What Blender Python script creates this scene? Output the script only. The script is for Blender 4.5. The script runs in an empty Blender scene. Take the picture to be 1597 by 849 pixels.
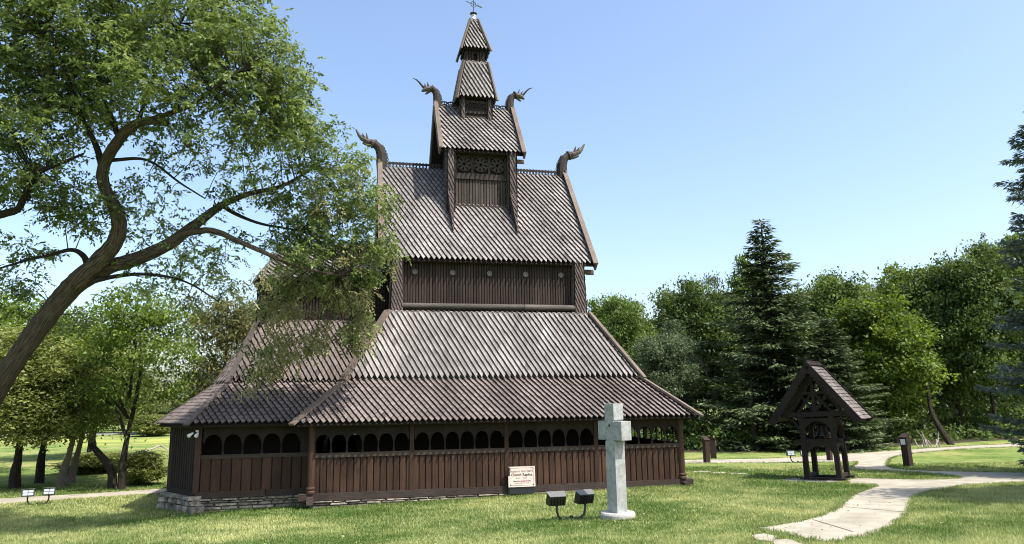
import bpy, math, random
import numpy as np
from mathutils import Vector, Matrix
from mathutils.geometry import delaunay_2d_cdt

random.seed(7)
rng = np.random.default_rng(11)
scene = bpy.context.scene
COL = scene.collection
R = math.radians

# ------------------------------------------------------------------ camera
CF, CYAW, CPITCH, CROLL = 1114.04, 0.2158, 0.1755, -0.0141
CAM = np.array([-5.008, -24.12, 3.131])
_cy, _sy, _cp, _sp = math.cos(CYAW), math.sin(CYAW), math.cos(CPITCH), math.sin(CPITCH)
FWD = np.array([_sy * _cp, _cy * _cp, _sp])
_r0 = np.array([_cy, -_sy, 0.0])
_u0 = np.cross(_r0, FWD)
RGT = math.cos(CROLL) * _r0 + math.sin(CROLL) * _u0
UPV = -math.sin(CROLL) * _r0 + math.cos(CROLL) * _u0
cam_d = bpy.data.cameras.new("camera")
cam = bpy.data.objects.new("camera", cam_d)
COL.objects.link(cam)
M = Matrix(((RGT[0], UPV[0], -FWD[0], CAM[0]), (RGT[1], UPV[1], -FWD[1], CAM[1]),
            (RGT[2], UPV[2], -FWD[2], CAM[2]), (0, 0, 0, 1)))
cam.matrix_world = M
cam_d.sensor_fit = 'HORIZONTAL'
cam_d.sensor_width = 36.0
cam_d.lens = 36.0 * CF / 1597.0
cam_d.clip_end = 3000
scene.camera = cam

# ------------------------------------------------------------------ sky, sun, exposure
SUN_EL, SUN_AZ = R(59), R(47)          # azimuth measured from -Y towards +X
sun_vec = np.array([math.sin(SUN_AZ) * math.cos(SUN_EL), -math.cos(SUN_AZ) * math.cos(SUN_EL), math.sin(SUN_EL)])
world = bpy.data.worlds.new("World")
scene.world = world
world.use_nodes = True
wn = world.node_tree
wn.nodes.clear()
sky = wn.nodes.new('ShaderNodeTexSky')
sky.sky_type = 'NISHITA'
sky.sun_disc = False
sky.sun_elevation = SUN_EL
sky.sun_rotation = math.atan2(sun_vec[0], sun_vec[1])
sky.air_density = 1.05
sky.dust_density = 2.4
sky.ozone_density = 1.5
bg = wn.nodes.new('ShaderNodeBackground')
bg.inputs['Strength'].default_value = 0.15
wo = wn.nodes.new('ShaderNodeOutputWorld')
wn.links.new(sky.outputs[0], bg.inputs[0])
wn.links.new(bg.outputs[0], wo.inputs[0])
sl = bpy.data.lights.new("sun", 'SUN')
sl.energy = 3.6
sl.angle = R(0.53)
sl.color = (1.0, 0.95, 0.87)
so = bpy.data.objects.new("sun", sl)
so.rotation_euler = Vector(sun_vec).to_track_quat('Z', 'Y').to_euler()
so.location = (20, -20, 40)
COL.objects.link(so)
vs = scene.view_settings
vs.view_transform = 'Standard'
vs.look = 'None'
vs.exposure = 0.97
vs.gamma = 1.0
vs.use_curve_mapping = False
scene.cycles.pixel_filter_type = 'BLACKMAN_HARRIS'
scene.cycles.filter_width = 1.05
scene.cycles.max_bounces = 6
scene.cycles.diffuse_bounces = 3
scene.cycles.transparent_max_bounces = 8

# ------------------------------------------------------------------ helpers
def at(u, v, depth):
    d = FWD + RGT * (u - 798.5) / CF - UPV * (v - 424.5) / CF
    return CAM + d * depth

def gz(x, y):
    x = np.asarray(x, float); y = np.asarray(y, float)
    s = 1.5
    a = 0.064 * s * np.logaddexp(0, -(y + 1) / s)
    a = a - 0.02 * np.clip(5 - x, 0, 17)
    far = np.clip((np.hypot(x, y) - 60) / 60, 0, 1)
    return a * (1 - far) - 0.25 * far

def on_ground(u, v):
    d = at(u, v, 1.0) - CAM
    t = np.linspace(3, 300, 12000)
    P = CAM[None] + d[None] * t[:, None]
    k = np.argmax(P[:, 2] < gz(P[:, 0], P[:, 1]))
    return P[k]

WL = {}
def _link(o, parent):
    COL.objects.link(o)
    if parent is not None:
        o.parent = parent

def tag(o, label=None, cat=None, group=None, kind=None):
    if label: o['label'] = label
    if cat: o['category'] = cat
    if group: o['group'] = group
    if kind: o['kind'] = kind
    return o

def thing(name, loc=(0, 0, 0), label=None, cat=None, group=None):
    o = bpy.data.objects.new(name, None)
    o.empty_display_size = 0.3
    o.location = loc
    COL.objects.link(o)
    WL[o.name] = np.array(loc, float)
    return tag(o, label, cat, group)

class MB:
    """collects polygons; build() links them as one mesh object"""
    def __init__(s):
        s.v = []; s.f = []; s.t = []; s.n = 0; s.bc = []
    def add(s, verts, faces, tone=None, bc=None):
        if tone is None: tone = random.uniform(0.8, 1.2)
        b = s.n
        s.v.extend([tuple(map(float, p)) for p in verts]); s.n += len(verts)
        s.bc.extend(bc if bc is not None else s.v[b:])
        for f in faces:
            s.f.append([b + i for i in f]); s.t.append(tone)
    def hexa(s, P, tone=None):
        s.add(P, [(3, 2, 1, 0), (4, 5, 6, 7), (0, 1, 5, 4), (1, 2, 6, 5), (2, 3, 7, 6), (3, 0, 4, 7)], tone)
    def box(s, lo, hi, tone=None):
        x0, y0, z0 = lo; x1, y1, z1 = hi
        s.hexa([(x0, y0, z0), (x1, y0, z0), (x1, y1, z0), (x0, y1, z0), (x0, y0, z1), (x1, y0, z1), (x1, y1, z1), (x0, y1, z1)], tone)
    def bbox(s, lo, hi, b=0.02, tone=None):
        """box with chamfered vertical/horizontal outline along its longest axis"""
        lo = np.array(lo, float); hi = np.array(hi, float); d = hi - lo
        ax = int(np.argmax(d)); o = [i for i in range(3) if i != ax]
        c = min(b, d[o[0]] * .4, d[o[1]] * .4)
        a0, a1, b0, b1 = lo[o[0]], hi[o[0]], lo[o[1]], hi[o[1]]
        ring = [(a0 + c, b0), (a1 - c, b0), (a1, b0 + c), (a1, b1 - c), (a1 - c, b1), (a0 + c, b1), (a0, b1 - c), (a0, b0 + c)]
        V = []
        for e in (lo[ax], hi[ax]):
            for p, q in ring:
                w = [0, 0, 0]; w[ax] = e; w[o[0]] = p; w[o[1]] = q; V.append(w)
        F = [(i, (i + 1) % 8, 8 + (i + 1) % 8, 8 + i) for i in range(8)] + [tuple(range(7, -1, -1)), tuple(range(8, 16))]
        if ax == 1: F = [f[::-1] for f in F]
        s.add(V, F, tone)
    def bar(s, p0, p1, w, h, up=(0, 0, 1), tone=None, w1=None, h1=None):
        p0 = np.array(p0, float); p1 = np.array(p1, float)
        d = p1 - p0; d /= np.linalg.norm(d)
        up = np.array(up, float); sd = np.cross(d, up); sd /= np.linalg.norm(sd); up = np.cross(sd, d)
        w1 = w if w1 is None else w1; h1 = h if h1 is None else h1
        P = []
        for p, ww, hh in ((p0, w, h), (p1, w1, h1)):
            for a, b in ((-1, -1), (1, -1), (1, 1), (-1, 1)):
                P.append(p + sd * a * ww / 2 + up * b * hh / 2)
        s.hexa(P, tone)
    def tube(s, pts, radii, n=8, tone=None, caps=True, jitter=0.0):
        pts = np.asarray(pts, float); k = len(pts)
        if np.isscalar(radii): radii = [radii] * k
        t = np.gradient(pts, axis=0); t /= np.linalg.norm(t, axis=1)[:, None] + 1e-9
        ref = np.array([0, 0, 1.0]) if abs(t[0][2]) < .9 else np.array([1.0, 0, 0])
        sd = np.cross(t[0], ref); sd /= np.linalg.norm(sd)
        V = []; bc = []
        ln = np.concatenate([[0], np.cumsum(np.linalg.norm(np.diff(pts, axis=0), axis=1))])
        for i in range(k):
            sd = sd - t[i] * (sd @ t[i]); sd /= np.linalg.norm(sd) + 1e-9
            up = np.cross(sd, t[i])
            for j in range(n):
                a = 2 * math.pi * j / n
                r = radii[i] * (1 + (random.uniform(-jitter, jitter) if jitter else 0))
                V.append(pts[i] + (sd * math.cos(a) + up * math.sin(a)) * r)
                bc.append((math.cos(a) * radii[0], math.sin(a) * radii[0], ln[i]))
        F = [(i * n + j, i * n + (j + 1) % n, (i + 1) * n + (j + 1) % n, (i + 1) * n + j)[::-1] for i in range(k - 1) for j in range(n)]
        if caps: F += [tuple(range(n)), tuple((k - 1) * n + j for j in range(n - 1, -1, -1))]
        s.add(V, F, tone, bc)
    def lathe(s, c, prof, n=16, tone=None):
        V = []; F = []
        for r, z in prof:
            for j in range(n):
                a = 2 * math.pi * j / n
                V.append((c[0] + r * math.cos(a), c[1] + r * math.sin(a), c[2] + z))
        k = len(prof)
        for i in range(k - 1):
            for j in range(n):
                F.append((i * n + j, i * n + (j + 1) % n, (i + 1) * n + (j + 1) % n, (i + 1) * n + j))
        F += [tuple(range(n - 1, -1, -1)), tuple((k - 1) * n + j for j in range(n))]
        s.add(V, F, tone)
    def prism(s, poly, o, ax, ay, th, tone=None):
        """extrude a 2-D polygon (counter-clockwise) in plane o,ax,ay by th along ax x ay (centred)"""
        o = np.array(o, float); ax = np.array(ax, float); ay = np.array(ay, float)
        nn = np.cross(ax, ay); nn /= np.linalg.norm(nn); k = len(poly)
        V = [o + ax * a + ay * b - nn * th / 2 for a, b in poly] + [o + ax * a + ay * b + nn * th / 2 for a, b in poly]
        F = [tuple(range(k - 1, -1, -1)), tuple(range(k, 2 * k))] + [(i, (i + 1) % k, k + (i + 1) % k, k + i) for i in range(k)]
        s.add(V, F, tone)
    def ring(s, c, ax, ay, r, th, a0=0, a1=2 * math.pi, n=20, tone=None):
        c = np.array(c, float); ax = np.array(ax, float); ay = np.array(ay, float)
        A = np.linspace(a0, a1, n + 1)
        s.tube([c + ax * r * math.cos(a) + ay * r * math.sin(a) for a in A], th, 5, tone, caps=abs(a1 - a0) < 6.2)
    def build(s, name, mat, parent=None, label=None, smooth=False, origin=None):
        me = bpy.data.meshes.new(name)
        V = np.array(s.v, float).reshape(-1, 3)
        pw = WL[parent.name] if parent is not None else np.zeros(3)
        if origin is None:
            c = (V.min(0) + V.max(0)) / 2; c[2] = V[:, 2].min()
        else: c = np.array(origin, float)
        me.from_pydata((V - c).tolist(), [], s.f)
        at_ = me.attributes.new("tone", 'FLOAT', 'FACE')
        at_.data.foreach_set("value", np.array(s.t, np.float32))
        if any(mat is MT.get(q) for q in ('bark', 'bark_dark', 'bark_pale')):
            ab = me.attributes.new('bc', 'FLOAT_VECTOR', 'POINT'); ab.data.foreach_set('vector', np.array(s.bc, np.float32).ravel())
        if smooth:
            me.polygons.foreach_set("use_smooth", [True] * len(me.polygons))
        me.materials.append(mat)
        me.update()
        o = bpy.data.objects.new(name, me)
        o.location = c - pw
        _link(o, parent)
        WL[o.name] = c
        if label: o['label'] = label
        return o

def fast_mesh(name, V, k, tone, mat, parent=None, origin=(0, 0, 0), smooth=False):
    """V: (n*k,3) vertices, faces of k consecutive vertices"""
    origin = np.array(origin, float)
    n = len(V) // k
    me = bpy.data.meshes.new(name)
    me.vertices.add(n * k)
    me.vertices.foreach_set("co", (V - origin).astype(np.float32).ravel())
    me.loops.add(n * k)
    me.loops.foreach_set("vertex_index", np.arange(n * k, dtype=np.int32))
    me.polygons.add(n)
    me.polygons.foreach_set("loop_start", np.arange(0, n * k, k, dtype=np.int32))
    me.polygons.foreach_set("loop_total", np.full(n, k, np.int32))
    me.update(calc_edges=True)
    a = me.attributes.new("tone", 'FLOAT', 'FACE')
    a.data.foreach_set("value", tone.astype(np.float32))
    me.materials.append(mat)
    o = bpy.data.objects.new(name, me)
    pw = WL[parent.name] if parent is not None else np.zeros(3)
    o.location = origin - pw
    _link(o, parent)
    WL[o.name] = origin
    return o

def copy_thing(o):
    c = o.copy(); COL.objects.link(c)
    for ch in o.children:
        d = ch.copy(); COL.objects.link(d); d.parent = c
        for g2 in ch.children:
            e = g2.copy(); COL.objects.link(e); e.parent = d
    return c

# ------------------------------------------------------------------ materials
def mat_new(name):
    m = bpy.data.materials.new(name); m.use_nodes = True
    nt = m.node_tree
    return m, nt, nt.nodes['Principled BSDF']

def _n(nt, t, **kw):
    n = nt.nodes.new(t)
    for k, v in kw.items(): setattr(n, k, v)
    return n

def wood(name, c_dark, c_light, rough=0.8, scale=(6, 6, 0.8), bump=0.25, tone_amt=1.0, vscale=1.0):
    m, nt, b = mat_new(name)
    tc = _n(nt, 'ShaderNodeTexCoord'); mp = _n(nt, 'ShaderNodeMapping')
    mp.inputs['Scale'].default_value = tuple(q * vscale for q in scale)
    nt.links.new(tc.outputs['Object'], mp.inputs['Vector'])
    at1 = _n(nt, 'ShaderNodeAttribute', attribute_name='tone')
    cmb = _n(nt, 'ShaderNodeVectorMath', operation='ADD')
    nt.links.new(mp.outputs[0], cmb.inputs[0])
    sc = _n(nt, 'ShaderNodeVectorMath', operation='SCALE'); sc.inputs['Scale'].default_value = 37.0
    nt.links.new(at1.outputs['Vector'], sc.inputs[0]); nt.links.new(sc.outputs[0], cmb.inputs[1])
    nz = _n(nt, 'ShaderNodeTexNoise'); nz.inputs['Scale'].default_value = 3.0
    nz.inputs['Detail'].default_value = 6; nz.inputs['Roughness'].default_value = 0.65
    nt.links.new(cmb.outputs[0], nz.inputs['Vector'])
    nb = _n(nt, 'ShaderNodeTexNoise'); nb.inputs['Scale'].default_value = 0.9; nb.inputs['Detail'].default_value = 4
    nt.links.new(tc.outputs['Object'], nb.inputs['Vector'])
    mx = _n(nt, 'ShaderNodeMath', operation='MULTIPLY_ADD'); mx.inputs[1].default_value = 0.55
    nt.links.new(nz.outputs['Fac'], mx.inputs[0])
    m2 = _n(nt, 'ShaderNodeMath', operation='MULTIPLY'); m2.inputs[1].default_value = 0.45
    nt.links.new(nb.outputs['Fac'], m2.inputs[0]); nt.links.new(m2.outputs[0], mx.inputs[2])
    cr = _n(nt, 'ShaderNodeValToRGB')
    cr.color_ramp.elements[0].position = 0.32; cr.color_ramp.elements[0].color = (*c_dark, 1)
    cr.color_ramp.elements[1].position = 0.68; cr.color_ramp.elements[1].color = (*c_light, 1)
    nt.links.new(mx.outputs[0], cr.inputs[0])
    tm = _n(nt, 'ShaderNodeMix', data_type='RGBA', blend_type='MULTIPLY'); tm.inputs[0].default_value = tone_amt
    nt.links.new(cr.outputs[0], tm.inputs[6])
    nt.links.new(at1.outputs['Fac'], tm.inputs[7])
    nt.links.new(tm.outputs[2], b.inputs['Base Color'])
    b.inputs['Roughness'].default_value = rough
    b.inputs['Specular IOR Level'].default_value = 0.25
    bp = _n(nt, 'ShaderNodeBump'); bp.inputs['Strength'].default_value = bump; bp.inputs['Distance'].default_value = 0.02
    nt.links.new(nz.outputs['Fac'], bp.inputs['Height']); nt.links.new(bp.outputs[0], b.inputs['Normal'])
    return m

def noisy(name, c0, c1, scale=4.0, rough=0.85, bump=0.2, detail=6, p0=.35, p1=.65, spec=.3, metal=0, dist=.02, tone=False):
    m, nt, b = mat_new(name)
    tc = _n(nt, 'ShaderNodeTexCoord')
    nz = _n(nt, 'ShaderNodeTexNoise'); nz.inputs['Scale'].default_value = scale; nz.inputs['Detail'].default_value = detail
    nz.inputs['Roughness'].default_value = .65
    nt.links.new(tc.outputs['Object'], nz.inputs['Vector'])
    cr = _n(nt, 'ShaderNodeValToRGB')
    cr.color_ramp.elements[0].position = p0; cr.color_ramp.elements[0].color = (*c0, 1)
    cr.color_ramp.elements[1].position = p1; cr.color_ramp.elements[1].color = (*c1, 1)
    nt.links.new(nz.outputs['Fac'], cr.inputs[0])
    if tone:
        a = _n(nt, 'ShaderNodeAttribute', attribute_name='tone')
        tm = _n(nt, 'ShaderNodeMix', data_type='RGBA', blend_type='MULTIPLY'); tm.inputs[0].default_value = 1
        nt.links.new(cr.outputs[0], tm.inputs[6]); nt.links.new(a.outputs['Fac'], tm.inputs[7])
        nt.links.new(tm.outputs[2], b.inputs['Base Color'])
    else:
        nt.links.new(cr.outputs[0], b.inputs['Base Color'])
    b.inputs['Roughness'].default_value = rough
    b.inputs['Specular IOR Level'].default_value = spec
    b.inputs['Metallic'].default_value = metal
    if bump:
        bp = _n(nt, 'ShaderNodeBump'); bp.inputs['Strength'].default_value = bump; bp.inputs['Distance'].default_value = dist
        nt.links.new(nz.outputs['Fac'], bp.inputs['Height']); nt.links.new(bp.outputs[0], b.inputs['Normal'])
    return m

def leafmat(name, c0, c1, trans=0.35, objvar=0.15):
    """c0..c1 mixed by each leaf's own tone"""
    m, nt, b = mat_new(name)
    nt.nodes.remove(b)
    out = nt.nodes['Material Output']
    a = _n(nt, 'ShaderNodeAttribute', attribute_name='tone')
    cr = _n(nt, 'ShaderNodeValToRGB')
    cr.color_ramp.elements[0].position = 0; cr.color_ramp.elements[0].color = (*c0, 1)
    cr.color_ramp.elements[1].position = 1; cr.color_ramp.elements[1].color = (*c1, 1)
    nt.links.new(a.outputs['Fac'], cr.inputs[0])
    oi = _n(nt, 'ShaderNodeObjectInfo')
    mr = _n(nt, 'ShaderNodeMapRange'); mr.inputs['To Min'].default_value = 1 - objvar; mr.inputs['To Max'].default_value = 1 + objvar
    nt.links.new(oi.outputs['Random'], mr.inputs['Value'])
    hs = _n(nt, 'ShaderNodeHueSaturation')
    nt.links.new(mr.outputs[0], hs.inputs['Value']); nt.links.new(cr.outputs[0], hs.inputs['Color'])
    d = _n(nt, 'ShaderNodeBsdfPrincipled'); d.inputs['Roughness'].default_value = 0.5
    d.inputs['Specular IOR Level'].default_value = 0.25
    t = _n(nt, 'ShaderNodeBsdfTranslucent')
    hs2 = _n(nt, 'ShaderNodeHueSaturation'); hs2.inputs['Saturation'].default_value = 1.15; hs2.inputs['Value'].default_value = 1.3
    hs2.inputs['Hue'].default_value = .485
    nt.links.new(hs.outputs[0], hs2.inputs['Color'])
    nt.links.new(hs.outputs[0], d.inputs['Base Color']); nt.links.new(hs2.outputs[0], t.inputs['Color'])
    mx = _n(nt, 'ShaderNodeMixShader'); mx.inputs[0].default_value = trans
    nt.links.new(d.outputs[0], mx.inputs[1]); nt.links.new(t.outputs[0], mx.inputs[2])
    nt.links.new(mx.outputs[0], out.inputs['Surface'])
    return m

def plain(name, c, rough=.5, metal=0, spec=.5):
    m, nt, b = mat_new(name)
    b.inputs['Base Color'].default_value = (*c, 1); b.inputs['Roughness'].default_value = rough
    b.inputs['Metallic'].default_value = metal; b.inputs['Specular IOR Level'].default_value = spec
    return m

MT = {}
MT['shingle'] = wood('weathered_shingle', (0.12, 0.107, 0.100), (0.305, 0.280, 0.266), .85, (9, 9, 1.2), .3)
MT['shingle_red'] = wood('reddish_shingle', (0.092, 0.072, 0.065), (0.205, 0.171, 0.158), .85, (9, 9, 1.2), .3)
MT['bell_shingle'] = wood('bell_roof_shingle', (0.05, 0.042, 0.037), (0.22, 0.19, 0.172), .85, (6, 6, 2.), .4)
MT['column_shingle'] = wood('dark_shingle', (0.05, 0.038, 0.033), (0.14, 0.11, 0.098), .85, (9, 9, 1.2), .3)
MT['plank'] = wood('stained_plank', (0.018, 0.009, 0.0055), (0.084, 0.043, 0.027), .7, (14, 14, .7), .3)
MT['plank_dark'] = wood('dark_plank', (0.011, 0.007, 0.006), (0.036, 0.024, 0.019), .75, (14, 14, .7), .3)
MT['beam'] = wood('beam_wood', (0.025, 0.018, 0.014), (0.085, 0.062, 0.050), .8, (1.2, 10, 10), .3)
MT['tower_plank'] = wood('greyed_plank', (0.022, 0.018, 0.015), (0.10, 0.080, 0.066), .75, (14, 14, .7), .3)
MT['clerestory'] = wood('brown_plank', (0.014, 0.010, 0.008), (0.062, 0.042, 0.034), .75, (14, 14, .7), .3)
MT['log'] = wood('grey_log', (0.07, 0.06, 0.053), (0.19, 0.165, 0.15), .85, (1.0, 9, 9), .4)
MT['post'] = wood('post_wood', (0.025, 0.013, 0.009), (0.10, 0.052, 0.032), .6, (10, 10, .6), .25)
MT['barge'] = wood('barge_wood', (0.085, 0.062, 0.05), (0.22, 0.172, 0.14), .8, (4, 4, 4), .3)
MT['carved'] = wood('carved_wood', (0.016, 0.012, 0.010), (0.066, 0.052, 0.044), .75, (5, 5, 5), .35)
MT['carved_light'] = wood('carved_grey_wood', (0.05, 0.041, 0.035), (0.16, 0.135, 0.115), .8, (5, 5, 5), .35)
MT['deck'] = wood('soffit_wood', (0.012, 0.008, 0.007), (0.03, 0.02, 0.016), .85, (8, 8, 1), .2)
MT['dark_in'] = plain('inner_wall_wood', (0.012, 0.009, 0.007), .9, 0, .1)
MT['bell_wood'] = wood('bell_frame_wood', (0.010, 0.007, 0.006), (0.032, 0.023, 0.018), .75, (9, 9, .8), .25)
MT['stone'] = noisy('field_stone', (0.10, 0.085, 0.068), (0.38, 0.335, 0.265), 5, .9, .5, tone=True)
MT['mortar'] = noisy('mortar', (0.08, 0.07, 0.055), (0.2, 0.17, 0.14), 9, .95, .4)
MT['granite'] = noisy('pale_granite', (0.22, 0.226, 0.218), (0.385, 0.392, 0.378), 9, .8, .2, detail=12, p0=.3, p1=.62, dist=.006)
MT['concrete'] = noisy('footing_concrete', (0.30, 0.29, 0.26), (0.5, 0.48, 0.43), 14, .9, .3, dist=.006)
MT['black'] = plain('black_metal', (0.012, 0.012, 0.012), .45, 0, .5)
MT['sunlit_top'] = noisy('sunlit_grey_metal', (0.13, 0.13, 0.125), (0.2, 0.2, 0.19), 30, .5, .05, metal=.3)  # grey instead of black: sunlight on the lamp tops put into the colour
MT['glass'] = plain('lamp_glass', (0.42, 0.46, 0.48), .15, 0, .6)
MT['white'] = plain('white_plastic', (0.78, 0.78, 0.76), .45)
MT['sign'] = noisy('cream_sign', (0.62, 0.47, 0.41), (0.72, 0.58, 0.51), 6, .5, .02)
MT['ink'] = plain('sign_ink', (0.07, 0.045, 0.04), .6)
MT['ink_red'] = plain('sign_red_ink', (0.42, 0.16, 0.13), .6)
MT['marker'] = wood('marker_wood', (0.018, 0.011, 0.008), (0.055, 0.034, 0.024), .75, (12, 12, .8), .25)
MT['bronze'] = noisy('dark_bronze', (0.02, 0.018, 0.014), (0.05, 0.043, 0.033), 12, .45, .1, metal=.7)
MT['zinc'] = noisy('grey_lead', (0.42, 0.42, 0.40), (0.62, 0.62, 0.6), 8, .6, .15)
MT['iron'] = plain('vane_iron', (0.04, 0.045, 0.05), .5, .6)
MT['deadwood'] = noisy('dead_branch_wood', (0.22, 0.19, 0.16), (0.45, 0.40, 0.35), 9, .9, .3)

def bark(name, c0, c1, sc=(11, 11, 1.1)):
    m, nt, b = mat_new(name)
    tc = _n(nt, 'ShaderNodeTexCoord'); mp = _n(nt, 'ShaderNodeMapping'); mp.inputs['Scale'].default_value = sc
    ba = _n(nt, 'ShaderNodeAttribute', attribute_name='bc')
    nt.links.new(ba.outputs['Vector'], mp.inputs['Vector'])
    vz = _n(nt, 'ShaderNodeTexNoise'); vz.inputs['Scale'].default_value = 3.2; vz.inputs['Detail'].default_value = 8; vz.inputs['Roughness'].default_value = .7
    vz.inputs['Distortion'].default_value = .6
    nt.links.new(mp.outputs[0], vz.inputs['Vector'])
    cr = _n(nt, 'ShaderNodeValToRGB'); cr.color_ramp.elements[0].position = .4; cr.color_ramp.elements[0].color = (*c0, 1)
    cr.color_ramp.elements[1].position = .62; cr.color_ramp.elements[1].color = (*c1, 1)
    nt.links.new(vz.outputs['Fac'], cr.inputs[0]); nt.links.new(cr.outputs[0], b.inputs['Base Color'])
    b.inputs['Roughness'].default_value = .9; b.inputs['Specular IOR Level'].default_value = .15
    bp = _n(nt, 'ShaderNodeBump'); bp.inputs['Strength'].default_value = 1.; bp.inputs['Distance'].default_value = .12
    nt.links.new(vz.outputs['Fac'], bp.inputs['Height']); nt.links.new(bp.outputs[0], b.inputs['Normal'])
    return m
MT['bark'] = bark('furrowed_bark', (0.035, 0.026, 0.02), (0.24, 0.19, 0.145))
MT['bark_dark'] = bark('dark_bark', (0.02, 0.016, 0.013), (0.085, 0.07, 0.055))
MT['bark_pale'] = bark('pale_bark', (0.13, 0.105, 0.085), (0.38, 0.32, 0.265))
MT['leaf_big'] = leafmat('elm_leaf', (0.032, 0.062, 0.016), (0.27, 0.345, 0.115), .40, 0)
MT['leaf_dry'] = leafmat('yellowing_leaf', (0.15, 0.165, 0.065), (0.46, 0.44, 0.23), .38, 0)
MT['leaf_forest'] = leafmat('forest_leaf', (0.036, 0.070, 0.016), (0.19, 0.265, 0.075), .35, .2)
MT['leaf_sage'] = leafmat('sage_leaf', (0.040, 0.065, 0.028), (0.19, 0.24, 0.125), .3, .15)
MT['leaf_bright'] = leafmat('bright_leaf', (0.042, 0.078, 0.013), (0.20, 0.28, 0.055), .36, .12)
MT['leaf_olive'] = leafmat('olive_leaf', (0.06, 0.07, 0.022), (0.20, 0.20, 0.075), .3, .1)
MT['leaf_lime'] = leafmat('yellow_green_leaf', (0.085, 0.12, 0.03), (0.34, 0.37, 0.125), .38, .12)
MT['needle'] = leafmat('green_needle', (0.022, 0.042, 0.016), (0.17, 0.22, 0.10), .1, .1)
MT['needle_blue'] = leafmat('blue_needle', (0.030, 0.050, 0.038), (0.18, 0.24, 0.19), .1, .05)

# grass (ground sheet and blades)
def grass_ground():
    m, nt, b = mat_new('mown_lawn')
    tc = _n(nt, 'ShaderNodeTexCoord')
    def noise(s, d=5, r=.6):
        n = _n(nt, 'ShaderNodeTexNoise'); n.inputs['Scale'].default_value = s; n.inputs['Detail'].default_value = d
        n.inputs['Roughness'].default_value = r; nt.links.new(tc.outputs['Object'], n.inputs['Vector']); return n
    n1 = noise(.28, 4); n2 = noise(1.7, 6, .7); n3 = noise(30, 4, .75)
    ad = _n(nt, 'ShaderNodeMath', operation='MULTIPLY_ADD'); ad.inputs[1].default_value = .55
    nt.links.new(n1.outputs['Fac'], ad.inputs[0])
    m2 = _n(nt, 'ShaderNodeMath', operation='MULTIPLY'); m2.inputs[1].default_value = .45
    nt.links.new(n2.outputs['Fac'], m2.inputs[0]); nt.links.new(m2.outputs[0], ad.inputs[2])
    cr = _n(nt, 'ShaderNodeValToRGB'); e = cr.color_ramp.elements
    e[0].position = .38; e[0].color = (0.085, 0.150, 0.032, 1)
    e[1].position = .62; e[1].color = (0.36, 0.335, 0.15, 1)
    x = e.new(.5); x.color = (0.20, 0.268, 0.076, 1)
    nt.links.new(ad.outputs[0], cr.inputs[0])
    c3 = _n(nt, 'ShaderNodeValToRGB'); c3.color_ramp.elements[0].position = .33; c3.color_ramp.elements[0].color = (.45, .47, .4, 1)
    c3.color_ramp.elements[1].position = .64; c3.color_ramp.elements[1].color = (1.3, 1.25, 1.2, 1)
    nt.links.new(n3.outputs['Fac'], c3.inputs[0])
    tm = _n(nt, 'ShaderNodeMix', data_type='RGBA', blend_type='MULTIPLY'); tm.inputs[0].default_value = 1
    nt.links.new(cr.outputs[0], tm.inputs[6]); nt.links.new(c3.outputs[0], tm.inputs[7])
    nt.links.new(tm.outputs[2], b.inputs['Base Color'])
    b.inputs['Roughness'].default_value = .95; b.inputs['Specular IOR Level'].default_value = .1
    bp = _n(nt, 'ShaderNodeBump'); bp.inputs['Strength'].default_value = .9; bp.inputs['Distance'].default_value = .05
    nt.links.new(n3.outputs['Fac'], bp.inputs['Height']); nt.links.new(bp.outputs[0], b.inputs['Normal'])
    return m
MT['lawn'] = grass_ground()
MT['blade'] = leafmat('grass_blade', (0.085, 0.155, 0.030), (0.50, 0.51, 0.22), .3, 0)
MT['path'] = noisy('pale_concrete', (0.25, 0.222, 0.168), (0.42, 0.385, 0.30), 1.3, .9, .2, detail=14, p0=.3, p1=.66, dist=.006)
MT['slab'] = noisy('grey_slab', (0.2, 0.185, 0.16), (0.3, 0.28, 0.24), 3.0, .9, .12, detail=9, dist=.005)
MT['joint'] = plain('path_joint', (0.12, 0.105, 0.08), .95, 0, .1)
MT['road'] = noisy('grey_road', (0.26, 0.25, 0.24), (0.34, 0.33, 0.31), 2, .9, .05)
MT['meadow'] = noisy('yellow_meadow', (0.15, 0.20, 0.05), (0.33, 0.34, 0.07), .12, .95, .1, p0=.4, p1=.6)

# ------------------------------------------------------------------ ground
def axis(segs):
    out = []
    for a, b, st in segs: out += list(np.arange(a, b, st))
    return np.array(out + [segs[-1][1]])
gx = axis([(-900, -120, 60), (-120, -40, 10), (-40, -20, 2), (-20, 26, .5), (26, 60, 2), (60, 120, 10), (120, 900, 60)])
gy = axis([(-200, -60, 20), (-60, -30, 3), (-30, 14, .5), (14, 40, 2), (40, 120, 10), (120, 1500, 60)])
X, Y = np.meshgrid(gx, gy)
Z = gz(X, Y)
Vg = np.stack([X, Y, Z], -1).reshape(-1, 3)
nx = len(gx)
Fg = [(j * nx + i, j * nx + i + 1, (j + 1) * nx + i + 1, (j + 1) * nx + i) for j in range(len(gy) - 1) for i in range(nx - 1)]
gm = bpy.data.meshes.new('ground'); gm.from_pydata(Vg.tolist(), [], Fg); gm.materials.append(MT['lawn'])
gm.polygons.foreach_set("use_smooth", [True] * len(Fg))
ground = bpy.data.objects.new('ground', gm); COL.objects.link(ground); tag(ground, kind='structure')

def gpt(uv): return on_ground(*uv)[:2]

def resample(poly, st):
    out = []
    for i in range(len(poly)):
        a = np.array(poly[i]); b = np.array(poly[(i + 1) % len(poly)])
        k = max(1, int(np.linalg.norm(b - a) / st))
        for j in range(k): out.append(a + (b - a) * j / k)
    return out

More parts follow.
